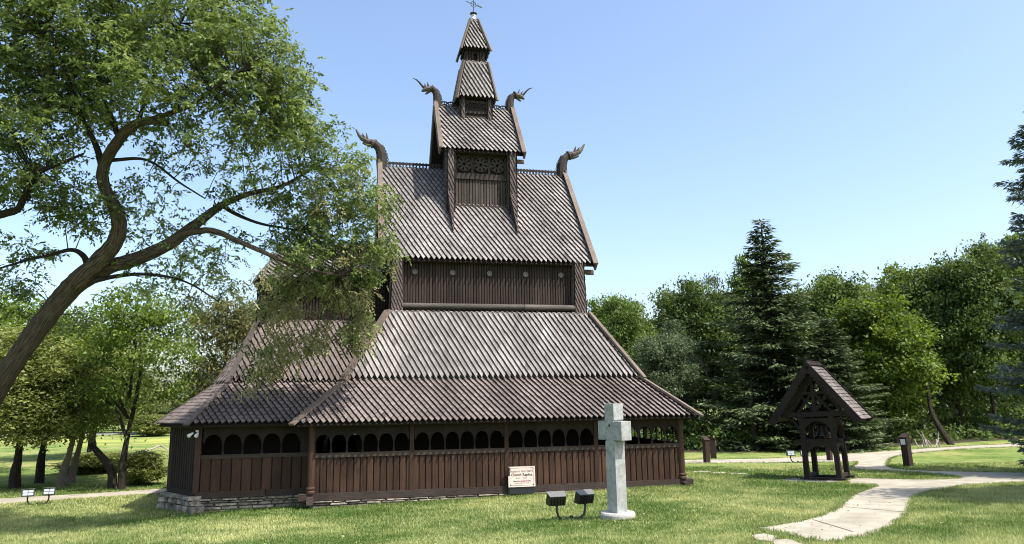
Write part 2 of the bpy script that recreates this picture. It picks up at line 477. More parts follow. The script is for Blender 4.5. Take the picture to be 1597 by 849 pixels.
def pip(px, py, poly):
    inside = np.zeros(len(px), bool); k = len(poly)
    for i in range(k):
        x0, y0 = poly[i]; x1, y1 = poly[(i + 1) % k]
        c = ((y0 > py) != (y1 > py)) & (px < (x1 - x0) * (py - y0) / (y1 - y0 + 1e-12) + x0)
        inside ^= c
    return inside

def smooth_poly(pts, it=2):
    for _ in range(it):
        q = []
        for i in range(len(pts)):
            a = np.array(pts[i]); b = np.array(pts[(i + 1) % len(pts)])
            q += [a * .75 + b * .25, a * .25 + b * .75]
        pts = q
    return pts

PATHS = []
def ground_patch(name, polys, mat, h, kind='structure', st=.6, thick=.06):
    """sheet that follows the ground; union of polygons kept as separate islands"""
    mb = MB()
    for poly in polys:
        pl = resample(poly, st)
        x = [p[0] for p in pl]; y = [p[1] for p in pl]
        GX, GY = np.meshgrid(np.arange(min(x), max(x), st), np.arange(min(y), max(y), st))
        GX = GX.ravel(); GY = GY.ravel()
        ins = pip(GX, GY, pl)
        pts = [Vector(p) for p in pl] + [Vector((a, b)) for a, b in zip(GX[ins], GY[ins])]
        k = len(pl)
        vo, eo, fo, *_ = delaunay_2d_cdt(pts, [(i, (i + 1) % k) for i in range(k)], [list(range(k))], 1, 1e-4)
        V = [(p.x, p.y, float(gz(p.x, p.y)) + h) for p in vo]
        fo = [f if (Vector((vo[f[1]] - vo[f[0]])).to_3d().cross((vo[f[2]] - vo[f[0]]).to_3d())).z > 0 else f[::-1] for f in fo]
        mb.add(V, fo, 1.0)
        ring = [(p[0], p[1], float(gz(p[0], p[1]))) for p in pl]
        mb.add([(a, b, c + h) for a, b, c in ring] + [(a, b, c - thick) for a, b, c in ring],
               [(i, k + i, k + (i + 1) % k, (i + 1) % k) for i in range(k)], 1.0)
        PATHS.append(pl)
    o = mb.build(name, mat, origin=(0, 0, 0))
    return tag(o, kind=kind)

# main path, traced on the ground
main = [(1184, 825), (1230, 818), (1262, 812), (1300, 799), (1318, 783), (1330, 773), (1352, 764.5), (1367, 759.5), (1364, 756.5), (1335, 755.5), (1318, 753),
        (1326, 746.5), (1370, 747.5), (1424, 749), (1470, 749), (1499, 747), (1497, 744.5), (1479, 741.5), (1424, 736), (1328, 733), (1331, 728), (1337, 722), (1337, 720.6),
        (1253, 722), (1160, 722.6), (1069, 723), (1000, 724), (1000, 719), (1069, 718.2), (1235, 715.2), (1315, 708.5), (1402, 703), (1497, 696.5), (1597, 692), (1760, 687),
        (1760, 692.5), (1597, 697), (1511, 700.3), (1428, 707), (1400, 711.5), (1389, 715.5), (1384, 722), (1384, 731), (1424, 734.5), (1500, 736.5), (1597, 738), (1700, 740), (1700, 752), (1597, 753), (1540, 755.5), (1506, 758),
        (1446, 767.5), (1424, 777), (1420, 791), (1418, 799), (1409, 809), (1392, 820), (1369, 831), (1340, 839), (1315, 844), (1285, 847)]
main_w = [gpt(p) for p in main]
if sum(a[0] * b[1] - a[1] * b[0] for a, b in zip(main_w, main_w[1:] + main_w[:1])) < 0: main_w = main_w[::-1]
tip = [main_w[0] if np.allclose(main_w[0], gpt(main[0])) else main_w[-1]][0]
main_w = [q for p in main_w for q in ([p, p, p] if np.allclose(p, tip) else [p])]
main_w = smooth_poly(main_w, 1)
main_w = [p for i, p in enumerate(main_w) if np.linalg.norm(np.array(p) - np.array(main_w[i - 1])) > 1e-6]
ground_patch('path', [main_w], MT['path'], .016)
lw = [gpt(p) for p in [(-60, 791), (0, 787), (85, 780.5), (170, 775), (258, 769.5)]] + [(-6, 10.2), (-6, 12.6)] + [gpt(p) for p in [(255, 763), (150, 770), (0, 778.5), (-60, 782)]]
if sum(a[0] * b[1] - a[1] * b[0] for a, b in zip(lw, lw[1:] + lw[:1])) < 0: lw = lw[::-1]
ground_patch('footpath', [lw], MT['path'], .016)
stub = [[gpt(p) for p in q] for q in ([(1172, 836), (1192, 833), (1212, 838), (1204, 846), (1180, 843)], [(1205, 843), (1232, 842), (1252, 850), (1236, 858), (1208, 853)])]
stub = [q if sum(a[0] * b[1] - a[1] * b[0] for a, b in zip(q, q[1:] + q[:1])) > 0 else q[::-1] for q in stub]
ground_patch('worn_path', stub, MT['path'], .012, st=.3)
# control joints across the near path
mbj = MB()
for (a, b) in [((1268, 812), (1330, 831)), ((1318, 792), (1410, 800)), ((1342, 776), (1419, 781)), ((1352, 768), (1432, 771.5)), ((1376, 759), (1470, 761))]:
    p = on_ground(*a); q = on_ground(*b)
    for i in range(6):
        s = p + (q - p) * i / 6; e = p + (q - p) * (i + 1) / 6
        n = np.array([-(q - p)[1], (q - p)[0], 0]); n = n / np.linalg.norm(n) * .018
        zz = lambda w: float(gz(w[0], w[1])) + .0195
        mbj.add([(*(s - n)[:2], zz(s)), (*(e - n)[:2], zz(e)), (*(e + n)[:2], zz(e)), (*(s + n)[:2], zz(s))], [(0, 1, 2, 3) if np.cross((e - s)[:2], n[:2]) > 0 else (3, 2, 1, 0)], 1.)
tag(mbj.build('path_joints', MT['joint']), kind='structure')
# far meadow and the road beyond it, left
ground_patch('meadow', [[(-95, 40), (-60, 41), (-16, 46), (-14, 57), (-60, 60), (-95, 54)]], MT['meadow'], .03, st=5., thick=.02)
ground_patch('road', [[(-150, 62), (-20, 69), (40, 71), (40, 76), (-20, 74), (-150, 67)]], MT['road'], .05, st=6., thick=.02)

MT['shade_litter'] = noisy('shaded_leaf_litter', (0.025, 0.02, 0.013), (0.07, 0.06, 0.03), 3, .95, .4)  # litter darkened: tree shade at the wood's edge put into its colour
ff = [tuple(at(u, 622, d)[:2]) for u, d in ((900, 44), (1000, 41.5), (1120, 40.5), (1250, 41), (1340, 42.5), (1430, 44), (1520, 46.5), (1640, 50), (1760, 54), (1760, 100), (900, 100))]
if sum(a[0] * b[1] - a[1] * b[0] for a, b in zip(ff, ff[1:] + ff[:1])) < 0: ff = ff[::-1]
ground_patch('forest_ground', [ff], MT['shade_litter'], .02, st=2., thick=.02)

# ------------------------------------------------------------------ stave church
YC = 6.366
church = thing('stave_church', (0, YC, 0), 'dark wooden church with tiered shingled roofs and dragon heads on its gables', 'church')

def shingles(mb, A, B, D, Cc, w=.2, pitch=.2, t=.046, over=.05, shadeamp=.10):
    """pointed shingles on the plane A,B (eave) to D,Cc (top), A-D the left edge seen from outside"""
    A, B, D, Cc = [np.array(p, float) for p in (A, B, D, Cc)]
    u = (B - A) / np.linalg.norm(B - A)
    m = (D + Cc) / 2 - (A + B) / 2
    v = m - u * (m @ u); H = np.linalg.norm(v); v /= H
    n = np.cross(u, v)
    lu = lambda s: (D - A) @ u * s / H
    ru = lambda s: (B - A) @ u + ((Cc - B) @ u) * s / H
    L = 3 * pitch
    k = 0
    while k * pitch - over < H:
        v0 = k * pitch - over
        s = min(max(v0 + pitch, 0), H)
        a, b = lu(s), ru(s)
        j0 = math.floor(a / w) - 1; j1 = math.ceil(b / w) + 1
        for j in range(j0, j1 + 1):
            c = (j + .5 * (k % 2)) * w
            if c + w / 2 < a - .02 or c - w / 2 > b + .02: continue
            du, dv, dn = random.uniform(-.006, .006), random.uniform(-.012, .012), random.uniform(0, .008)
            hw = w / 2 - random.uniform(.004, .010)
            pts = []
            for (pu, pv) in ((-hw, L), (-hw, pitch * .97), (-hw * .12, 0), (hw * .12, 0), (hw, pitch * .97), (hw, L)):
                vv = min(v0 + dv + pv, H); vc = min(max(vv, 0), H)
                uu = min(max(c + du + pu, lu(vc)), ru(vc))
                h = .01 + dn + t * 3 * max(0, 1 - (vv - v0) / L) - min(.026, t * .55) * pu / hw
                pts.append((uu, vv, h))
            if pts[4][0] - pts[1][0] < .015: continue
            top = [A + u * p[0] + v * p[1] + n * p[2] for p in pts]
            bot = [A + u * p[0] + v * p[1] + n * (p[2] - t) for p in pts]
            tone = max(.45, random.gauss(1, shadeamp)) * (1 + .13 * math.sin(c * 2.1 + 1.7 * math.sin(c * .9 + v0 * .35) + A[2])) * (random.uniform(.6, .8) if random.random() < .03 else 1)
            F = [(0, 1, 2, 3, 4, 5)] + [(i + 1, i, 6 + i, 6 + i + 1) for i in range(5)]
            mb.add(top + bot, F, tone)
            mb.t[-5:] = [tone * .28] * 5  # side and tip faces darkened: shadow lines between shingles put into the colour
        k += 1

def slab(mb, A, B, D, Cc, th=.06, off=-.01):
    A, B, D, Cc = [np.array(p, float) for p in (A, B, D, Cc)]
    n = np.cross(B - A, D - A); n /= np.linalg.norm(n)
    P = [p + n * (off - th) for p in (A, B, Cc, D)] + [p + n * off for p in (A, B, Cc, D)]
    mb.hexa(P, 1.)

def hip_roof(name, cx, cy, e, zt, tp, z1, sides='FRBL', mat='shingle', pitch=.2, lat=None, w=.2, board=.24, hips=True):
    """e = (half x, half y) at the eave height zt, tp likewise at the top height z1"""
    s = MB(); d = MB()
    E = [(cx - e[0], cy - e[1], zt), (cx + e[0], cy - e[1], zt), (cx + e[0], cy + e[1], zt), (cx - e[0], cy + e[1], zt)]
    T = [(cx - tp[0], cy - tp[1], z1), (cx + tp[0], cy - tp[1], z1), (cx + tp[0], cy + tp[1], z1), (cx - tp[0], cy + tp[1], z1)]
    idx = {'F': (0, 1), 'R': (1, 2), 'B': (2, 3), 'L': (3, 0)}
    for q in sides:
        a, b = idx[q]
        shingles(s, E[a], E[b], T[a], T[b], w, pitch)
        slab(d, E[a], E[b], T[a], T[b])
    o = s.build(name, MT[mat], church)
    d.build('soffit', MT['deck'], o)
    if hips:
        for i in range(4):
            hb = MB()
            a = np.array(E[i]); b = np.array(T[i]); k = (a - b) / np.linalg.norm(a - b)
            out = np.array([k[0], k[1], 0]); out /= np.linalg.norm(out)
            up = np.cross(np.cross(k, (0, 0, 1)), k); up /= np.linalg.norm(up)
            hb.bar(b + up * .13, a + k * .16 + up * .15, board, .07, up, random.uniform(.9, 1.1))
            hb.build('hip_board', MT['barge'], o)
    return o

# --- walls of the gallery -------------------------------------------------
def frame2(o, ax):
    """local wall frame: returns f(s, n, z) -> world; s along wall, n outwards"""
    o = np.array(o, float); ax = np.array(ax, float); nn = np.array([ax[1], -ax[0], 0.])
    return lambda s, n, z: o + ax * s + nn * n + np.array([0, 0, z])

def fbox(mb, f, s0, s1, n0, n1, z0, z1, tone=None):
    mb.hexa([f(s0, n1, z0), f(s1, n1, z0), f(s1, n0, z0), f(s0, n0, z0), f(s0, n1, z1), f(s1, n1, z1), f(s1, n0, z1), f(s0, n0, z1)], tone)

def arcade(mb, f, s0, s1, count, zsill, zspr, ztop, th=.05, n0=-.02, colr=.026):
    """pierced board with round arches, and a turned colonnette between each pair"""
    bay = (s1 - s0) / count
    hw = bay / 2 - .045
    NA = 12
    for i in range(count):
        c = s0 + bay * (i + .5)
        prof = [(c - hw * math.cos(math.pi * k / NA), zspr + hw * 1.02 * math.sin(math.pi * k / NA)) for k in range(NA + 1)]
        xs = [s0 + bay * i] + [p[0] for p in prof] + [s0 + bay * (i + 1)]
        zs = [zspr] + [p[1] for p in prof] + [zspr]
        V = []; k = len(xs)
        for nn in (n0 + th, n0):
            V += [f(a, nn, b) for a, b in zip(xs, zs)] + [f(a, nn, ztop) for a in xs]
        F = []
        for q in range(k - 1):
            F.append((q, q + 1, k + q + 1, k + q))
            F.append((2 * k + q + 1, 2 * k + q, 3 * k + q, 3 * k + q + 1))
            F.append((2 * k + q, 2 * k + q + 1, q + 1, q))
        mb.add(V, F, random.uniform(.8, 1.2))
        # raised moulding round the arch
        mb.tube([f(c - (hw + .018) * math.cos(math.pi * a / 12), n0 + th + .004, zspr + (hw + .018) * 1.02 * math.sin(math.pi * a / 12)) for a in range(13)], .014, 5, 1.15)
    for i in range(1, count):
        p = f(s0 + bay * i, n0 + th * .5, 0)
        h = zspr - zsill
        mb.lathe((p[0], p[1], zsill), [(.05, 0), (.05, .03), (.036, .05), (.036, .07), (colr, .09), (colr * .9, h * .6), (colr * .8, h - .09), (.034, h - .085), (.034, h - .06), (.028, h - .05), (.05, h)], 10, random.uniform(.9, 1.2))

def planks(mb, f, s0, s1, z0, z1, w, th=.05, n0=0., gap=.014):
    k = max(1, round((s1 - s0) / w)); ww = (s1 - s0) / k
    for i in range(k):
        a = s0 + ww * i + gap / 2; b = s0 + ww * (i + 1) - gap / 2
        d = n0 + random.uniform(-.006, .006)
        c = min(.018, (b - a) * .2)
        t = random.uniform(.68, 1.3)
        mb.add([f(a, d, z0), f(a + c, d + th * .5, z0), f(b - c, d + th * .5, z0), f(b, d, z0), f(a, d, z1), f(a + c, d + th * .5, z1), f(b - c, d + th * .5, z1), f(b, d, z1)],
               [(0, 1, 5, 4), (1, 2, 6, 5), (2, 3, 7, 6)], t)
        
def backing(mb, f, s0, s1, n, z0, z1):
    fbox(mb, f, s0, s1, n - .03, n, z0, z1, .35)

GW = 6.3
def gallery_side(f, L, nsec, nper, zb=.06, zbt=.285, zs0=1.37, zs1=1.51, zspr=1.875, ztop=2.36, pw=.21, dens=1):
    wall = MB(); planks(wall, f, .05, L - .05, zbt, zs0, pw); backing(wall, f, .05, L - .05, -.03, zbt, zs0)
    w = wall.build('gallery_wall', MT['plank'], church)
    bm = MB()
    n = 3
    for i in range(n):      # ground beam in lengths
        a, b = L * i / n + .004, L * (i + 1) / n - .004
        fbox(bm, f, a, b, -.12, .085 + random.uniform(-.006, .006), zb, zbt + random.uniform(-.008, .004))
    bm.build('ground_beam', MT['beam'], church)
    ar = MB()
    sec = L / nsec
    for i in range(nsec):
        arcade(ar, f, sec * i + .09, sec * (i + 1) - .09, nper, zs1, zspr, ztop)
    fbox(ar, f, .05, L - .05, -.03, .045, ztop + .002, ztop + .10)
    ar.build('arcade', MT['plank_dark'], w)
    sl_ = MB()
    for i in range(nsec):
        fbox(sl_, f, sec * i + .072, sec * (i + 1) - .072, -.05, .06, zs0, zs1)
    sl_.build('sill_rail', MT['beam'], w)
    for i in range(1, nsec):
        ps = MB(); fbox(ps, f, sec * i - .07, sec * i + .07, -.06, .055, zbt, ztop - .005)
        ps.build('wall_post', MT['plank'], w)

gallery_side(frame2((-GW, 0, 0), (1, 0, 0)), 2 * GW, 4, 6)
gallery_side(frame2((GW, 0, 0), (0, 1, 0)), 2 * YC, 4, 6)
gallery_side(frame2((GW, 2 * YC, 0), (-1, 0, 0)), 2 * GW, 4, 6)
gallery_side(frame2((-GW, 2 * YC, 0), (0, -1, 0)), 2 * YC, 4, 6)
for px, py in ((-GW, 0), (GW, 0), (GW, 2 * YC), (-GW, 2 * YC)):
    cp_ = MB()
    cp_.lathe((px, py, .285), [(.15, 0), (.155, .06), (.13, .09), (.15, .14), (.15, .17), (.118, .2), (.113, 1.0), (.105, 2.1)], 18, 1.)
    o = cp_.build('corner_post', MT['post'], church, smooth=False)
    sx = 1 if px > 0 else -1; sy = 1 if py > 1 else -1
    be = MB()
    be.bbox((min(px - sx * .1, px + sx * .36), py - .1 + .0, .055), (max(px - sx * .1, px + sx * .36), py + .1, .283), .015)
    be.bbox((px - .1, min(py, py + sy * .38), -.02), (px + .1, max(py, py + sy * .38), .20), .015)
    be.build('beam_end', MT['beam'], o)
# inner wall and floor of the gallery (dark inside)
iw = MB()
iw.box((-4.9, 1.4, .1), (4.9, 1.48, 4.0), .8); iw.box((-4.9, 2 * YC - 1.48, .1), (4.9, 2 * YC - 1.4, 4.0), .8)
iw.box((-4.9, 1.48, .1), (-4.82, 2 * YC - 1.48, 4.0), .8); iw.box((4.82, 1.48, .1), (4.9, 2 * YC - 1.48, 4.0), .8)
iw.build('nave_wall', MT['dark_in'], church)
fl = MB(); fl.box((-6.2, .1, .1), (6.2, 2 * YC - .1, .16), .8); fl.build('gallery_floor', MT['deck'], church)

# --- stone footing --------------------------------------------------------
def stones(mb, f, L, z_low, z_high, depth=.10, flat=True, sz=(.22, .55), hz=(.06, .12), start=0.):
    z = z_low
    while z < z_high - .02:
        h = min(random.uniform(*hz), z_high - z)
        s = start + random.uniform(-.2, 0)
        while s < L:
            w = random.uniform(*sz)
            j = lambda a: random.uniform(-a, a)
            d = depth + random.uniform(-.05, .05)
            m = [f(s + .008 + abs(j(.015)), d * .55, z + .006 + abs(j(.015))), f(s + w - .008 - abs(j(.02)), d * .55, z + .006 + abs(j(.015))), f(s + w - .01 - abs(j(.02)), d * .55, z + h - .006 - abs(j(.02))), f(s + .01 + abs(j(.02)), d * .55, z + h - .006 - abs(j(.02)))]
            fr = [f(s + .03 + abs(j(.02)), d + j(.02), z + .022), f(s + w - .03 - abs(j(.03)), d + j(.02), z + .022), f(s + w - .035 - abs(j(.03)), d + j(.02), z + h - .02), f(s + .035 + abs(j(.02)), d + j(.02), z + h - .02)]
            bk = [f(s, -.1, z), f(s + w, -.1, z), f(s + w, -.1, z + h), f(s, -.1, z + h)]
            mb.add(m + fr + bk, [(4, 5, 6, 7), (0, 1, 5, 4), (1, 2, 6, 5), (2, 3, 7, 6), (3, 0, 4, 7), (8, 9, 1, 0), (9, 10, 2, 1), (10, 11, 3, 2), (11, 8, 0, 3)], random.uniform(.6, 1.35))
            s += w
        z += h
st = MB()
stones(st, frame2((-GW + .1, 0, 0), (1, 0, 0)), 2 * GW - .1, -.34, .055, .14, True, (.3, .8), (.06, .1))
stones(st, frame2((GW, 0, 0), (0, 1, 0)), 2 * YC, -.3, .055, .12, True)
fo_ = st.build('stone_footing', MT['stone'], church)
mo = MB(); mo.box((-GW - .02, -.02, -.7), (GW + .02, 2 * YC + .02, .05), 1.); mo.build('footing_core', MT['mortar'], fo_)

# --- nave roofs -----------------------------------------------------------
groof = hip_roof('gallery_roof', 0, YC, (6.76, 6.82), 2.40, (5.05, 5.12), 3.95, mat='shingle_red', pitch=.18)
aroof = hip_roof('aisle_roof', 0, YC, (5.27, 5.34), 3.86, (3.826, 3.896), 6.32, pitch=.22, board=.3)
# wall between the roofs
wl = MB()
for f, L in ((frame2((-5.0, YC - 5.05, 0), (1, 0, 0)), 10.0), (frame2((5.0, YC - 5.05, 0), (0, 1, 0)), 10.1), (frame2((5.0, YC + 5.05, 0), (-1, 0, 0)), 10.), (frame2((-5.0, YC + 5.05, 0), (0, -1, 0)), 10.1)):
    fbox(wl, f, 0, L, -.05, 0, 3.5, 4.1, .5)
wl.build('eave_wall', MT['deck'], aroof)

# --- clerestory -----------------------------------------------------------
CX, CY = 3.62, 3.66
def clerestory(f, L, hx):
    w = MB(); planks(w, f, .34, L - .34, 6.5, 8.42, .105, .05, -.15, .01); backing(w, f, .3, L - .3, -.165, 6.4, 8.42)
    o = w.build('clerestory_wall', MT['clerestory'], church)
    lg = MB()
    p0 = f(.26, .10, 6.60); p1 = f(L * .68, .10, 6.60); p2 = f(L * .683, .10, 6.60); p3 = f(L - .26, .10, 6.60)
    lg.tube([p0, p1], .115, 14, .62); lg.tube([p2, p3], .115, 14, .8)
    lg.build('sill_log', MT['log'], o)
    for k in range(5):
        s = L / 2 + (k - 2) * (L * .1993)
        b = MB(); c = f(s, -.13, 7.94)
        ax = f(1, 0, 0) - f(0, 0, 0); nn = f(0, 1, 0) - f(0, 0, 0)
        A = [2 * math.pi * i / 14 for i in range(14)]
        V = [c + (ax * math.cos(a) + np.array([0, 0, 1.]) * math.sin(a)) * .105 for a in A] + [c + nn * .04 + (ax * math.cos(a) + np.array([0, 0, 1.]) * math.sin(a)) * .105 for a in A]
        V += [c + nn * .04 + (ax * math.cos(a) + np.array([0, 0, 1.]) * math.sin(a)) * .075 for a in A] + [c + nn * .025 + (ax * math.cos(a) + np.array([0, 0, 1.]) * math.sin(a)) * .07 for a in A]
        F = []
        for q in range(3):
            F += [(q * 14 + i, q * 14 + (i + 1) % 14, q * 14 + 14 + (i + 1) % 14, q * 14 + 14 + i) for i in range(14)]
        F.append(tuple(range(42, 56)))
        b.add(V, F, 1.3); b.build('porthole', MT['log'], o)
clerestory(frame2((-CX, YC - CY, 0), (1, 0, 0)), 2 * CX, CX)
clerestory(frame2((CX, YC - CY, 0), (0, 1, 0)), 2 * CY, CY)
clerestory(frame2((CX, YC + CY, 0), (-1, 0, 0)), 2 * CX, CX)
clerestory(frame2((-CX, YC + CY, 0), (0, -1, 0)), 2 * CY, CY)
def shingled_column(x0, x1, y0, y1, z0, z1, name, fl=0.0, mat='column_shingle', w=.11, pitch=.13, parent=None):
    """square shingle-clad corner column, flaring by fl at the foot"""
    s = MB()
    cx, cy = (x0 + x1) / 2, (y0 + y1) / 2; hx, hy = (x1 - x0) / 2, (y1 - y0) / 2
    E = [(cx - hx - fl, cy - hy - fl, z0), (cx + hx + fl, cy - hy - fl, z0), (cx + hx + fl, cy + hy + fl, z0), (cx - hx - fl, cy + hy + fl, z0)]
    T = [(x0, y0, z1), (x1, y0, z1), (x1, y1, z1), (x0, y1, z1)]
    for i in range(4):
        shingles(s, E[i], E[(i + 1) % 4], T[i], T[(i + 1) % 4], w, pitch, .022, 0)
    s.hexa(E + T, .5)
    return s.build(name, MT[mat], parent or church)
for sx in (-1, 1):
    for sy in (-1, 1):
        x = sx * (CX - .06); y = YC + sy * (CY - .06)
        shingled_column(x - .17, x + .17, y - .17, y + .17, 6.30, 8.45, 'corner_column', .05)

# --- gable roofs ----------------------------------------------------------
def gable_roof(name, cx, L, ey, ze, zr, pitch=.2, w=.2, bw=.22, dragon=1.0, crest=None, mat='shingle', yc=YC, ends=(1, 1), heads=True):
    s = MB(); d = MB()
    x0, x1 = cx - L, cx + L
    A, B, T0, T1 = (x0, yc - ey, ze), (x1, yc - ey, ze), (x0, yc, zr), (x1, yc, zr)
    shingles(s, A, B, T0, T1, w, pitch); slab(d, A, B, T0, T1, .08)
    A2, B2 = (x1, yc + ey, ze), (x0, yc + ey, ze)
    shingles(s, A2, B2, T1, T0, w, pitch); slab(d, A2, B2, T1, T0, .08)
    o = s.build(name, MT[mat], church)
    d.build('soffit', MT['deck'], o)
    sl2 = np.array([0, ey, zr - ze]); sl2 /= np.linalg.norm(sl2)
    for e, x in enumerate((x0, x1)):
        sg = -1 if e == 0 else 1
        for sy in (-1, 1):
            b = MB()
            a = np.array([x + sg * .03, yc + sy * (ey + .12), ze - .15]); t = np.array([x + sg * .03, yc + sy * .02, zr + .02])
            dr = (t - a) / np.linalg.norm(t - a)
            up = np.array([0, sy * (zr - ze), ey]); up = up / np.linalg.norm(up)
            b.bar(a + up * .06, t + up * .06, .07, .34 * bw / .22, up, .75)
            b.bar(a + up * (.06 + .17 * bw / .22 + .03) - np.array([sg * .05, 0, 0]), t + up * (.06 + .17 * bw / .22 + .03) - np.array([sg * .05, 0, 0]), .2 * bw / .22, .05, up, 1.05)
            b.build('barge_board', MT['barge'], o)
    return o
nroof = gable_roof('nave_roof', 0, 4.2, 3.78, 8.34, 13.144, pitch=.235)
# gables under the nave roof
for sx in (-1, 1):
    gb = MB(); x = sx * (CX - .03)
    prof = [(YC - 3.62, 8.3), (YC + 3.62, 8.3), (YC, 12.95)]
    gb.prism([(p[0], p[1]) for p in (prof if sx > 0 else prof)], (x, 0, 0), (0, 1, 0), (0, 0, 1), .08, .8)
    n = 40
    for i in range(n):
        y = YC - 3.6 + 7.2 * (i + .5) / n; zt = 12.9 - abs(y - YC) * 1.285
        if zt > 8.5: gb.box((x + sx * .042 - .012, y - .07, 8.3), (x + sx * .042 + .012, y + .07, zt), random.uniform(.7, 1.2))
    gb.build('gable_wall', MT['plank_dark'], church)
eb = MB(); eb.bbox((4.0, 2.86, 8.0), (4.28, 3.0, 8.18), .02); eb.bbox((3.4, 2.84, 8.02), (4.26, 3.02, 8.2), .02, .7)
eb.build('purlin_end', MT['barge'], nroof)

def crest_rail(x0, x1, y, z, h, pitchx, parent, loops=False):
    m = MB()
    m.bbox((x0, y - .09, z - .10), (x1, y + .09, z + .02), .02, 1.25)
    ub = MB()
    if not loops:
        n = max(2, round((x1 - x0) / pitchx))
        for i in range(n):
            x = x0 + (x1 - x0) * (i + .5) / n
            ub.box((x - pitchx * .23, y - .03, z + .02), (x + pitchx * .23, y + .03, z + h * .62))
            ub.prism([(pitchx * .62 * math.cos(a), max(0, .9 * pitchx * .62 * math.sin(a))) for a in [math.pi * k / 6 for k in range(7)]], (x, y, z + h * .70), (1, 0, 0), (0, 0, 1), .07)
        ub.box((x0, y - .034, z + h * .60), (x1, y + .034, z + h * .71))
    else:
        n = max(2, round((x1 - x0) / pitchx))
        for i in range(n):
            x = x0 + (x1 - x0) * (i + .5) / n
            ub.ring((x, y, z + .03), (1, 0, 0), (0, 0, 1), h * .86, .034, 0, math.pi, 12)
            ub.ring((x, y, z + .03), (1, 0, 0), (0, 0, 1), h * .4, .028, 0, math.pi, 10)
            ub.box((x - .015, y - .02, z + .02), (x + .015, y + .02, z + h * .8))
    o = m.build('ridge_cap', MT['barge'], parent)
    ub.build('ridge_crest', MT['carved'], o)
crest_rail(-3.82, -1.5, YC, 13.17, .30, .145, nroof)
crest_rail(1.5, 3.82, YC, 13.17, .30, .145, nroof)

def dragon_head(x, z, sg, k, parent, curl):
    """carved neck and head on the gable peak at (x, YC, z); sg = direction it looks along x"""
    P = lambda a, b: (x + sg * a * k, YC, z + b * k)
    m = MB()
    if curl:   # long horizontal head with upturned snout (lower gable)
        neck = [(-.04, -.75), (-.06, -.2), (-.02, .35), (.0, .72), (.1, 1.0), (.28, 1.17), (.5, 1.25)]
        wid = [.20, .24, .25, .23, .20, .17, .15]
        head = [(.40, 1.23), (.62, 1.29), (.85, 1.40), (.98, 1.55), (1.12, 1.80)]
        hw = [.16, .12, .11, .075, .035]
        jaw = [(.48, 1.08), (.70, 1.16), (.82, 1.2)]; jw = [.08, .07, .04]
        ears = [((.62, 1.38), (.66, 1.62)), ((.74, 1.42), (.84, 1.60))]
        crest = [(-.26, .25), (-.25, .5), (-.2, .75), (-.09, 1.0), (.05, 1.2)]
        horn = None
    else:      # short head with long tongue pointing up (upper gable)
        neck = [(-.05, -.75), (-.06, -.2), (-.03, .4), (.0, .75), (.08, .98), (.24, 1.1), (.42, 1.06)]
        wid = [.19, .22, .22, .20, .18, .17, .15]
        head = [(.30, 1.12), (.50, 1.08), (.66, 1.02), (.78, .93)]
        hw = [.15, .15, .11, .05]
        jaw = [(.40, .95), (.52, .84), (.60, .80)]; jw = [.08, .06, .035]
        ears = [((.42, 1.16), (.50, 1.42)), ((.56, 1.12), (.66, 1.32))]
        crest = [(-.24, .3), (-.23, .52), (-.18, .75), (-.08, .98), (.06, 1.15)]
        horn = [(.62, 1.08), (.76, 1.22), (.92, 1.42), (1.08, 1.56), (1.26, 1.62)]
    m.tube([P(*p) for p in neck], [w * k for w in wid], 10, .95)
    o = m.build('dragon_head', MT['carved'], parent)
    hm = MB()
    hm.tube([P(*p) for p in head], [w * k for w in hw], 8, 1.1)
    hm.tube([P(*p) for p in jaw], [w * k for w in jw], 7, 1.0)
    for e in ears:
        for dy in (-.05, .05):
            a, b = e
            hm.tube([(P(*a)[0], YC + dy * k, P(*a)[2]), (P(*b)[0], YC + dy * 2.2 * k, P(*b)[2])], [.06 * k, .015 * k], 6, 1.)
    c0 = neck[-2]
    hm.ring(P(c0[0] + .06, c0[1] + .02), (0, 1, 0), (sg * -.45, 0, .89), .19 * k, .045 * k, n=14)
    hm.build('muzzle', MT['carved_light'], o)
    if horn:
        t = MB(); t.tube([P(*p) for p in horn], [.06 * k, .055 * k, .045 * k, .03 * k, .012 * k], 7, .8); t.build('tongue', MT['carved'], o)
    cs = MB()
    for i in range(len(crest) - 1):
        for q in (0., .5):
            a = np.array(crest[i]) * (1 - q) + np.array(crest[i + 1]) * q
            cs.ring(P(*a), (1, 0, 0), (0, 0, 1), .055 * k, .022 * k, n=8)
    cs.build('neck_crest', MT['carved'], o)
    f = MB()
    f.bbox((x + sg * .10 * k - .05, YC - .30 * k, z - .75 * k), (x + sg * .10 * k + .05, YC - .16 * k, z + .38 * k), .015, 1.1)
    f.build('neck_board', MT['barge'], o)
for sg in (-1, 1):
    dragon_head(sg * 4.12, 13.05, sg, 1.0, nroof, True)

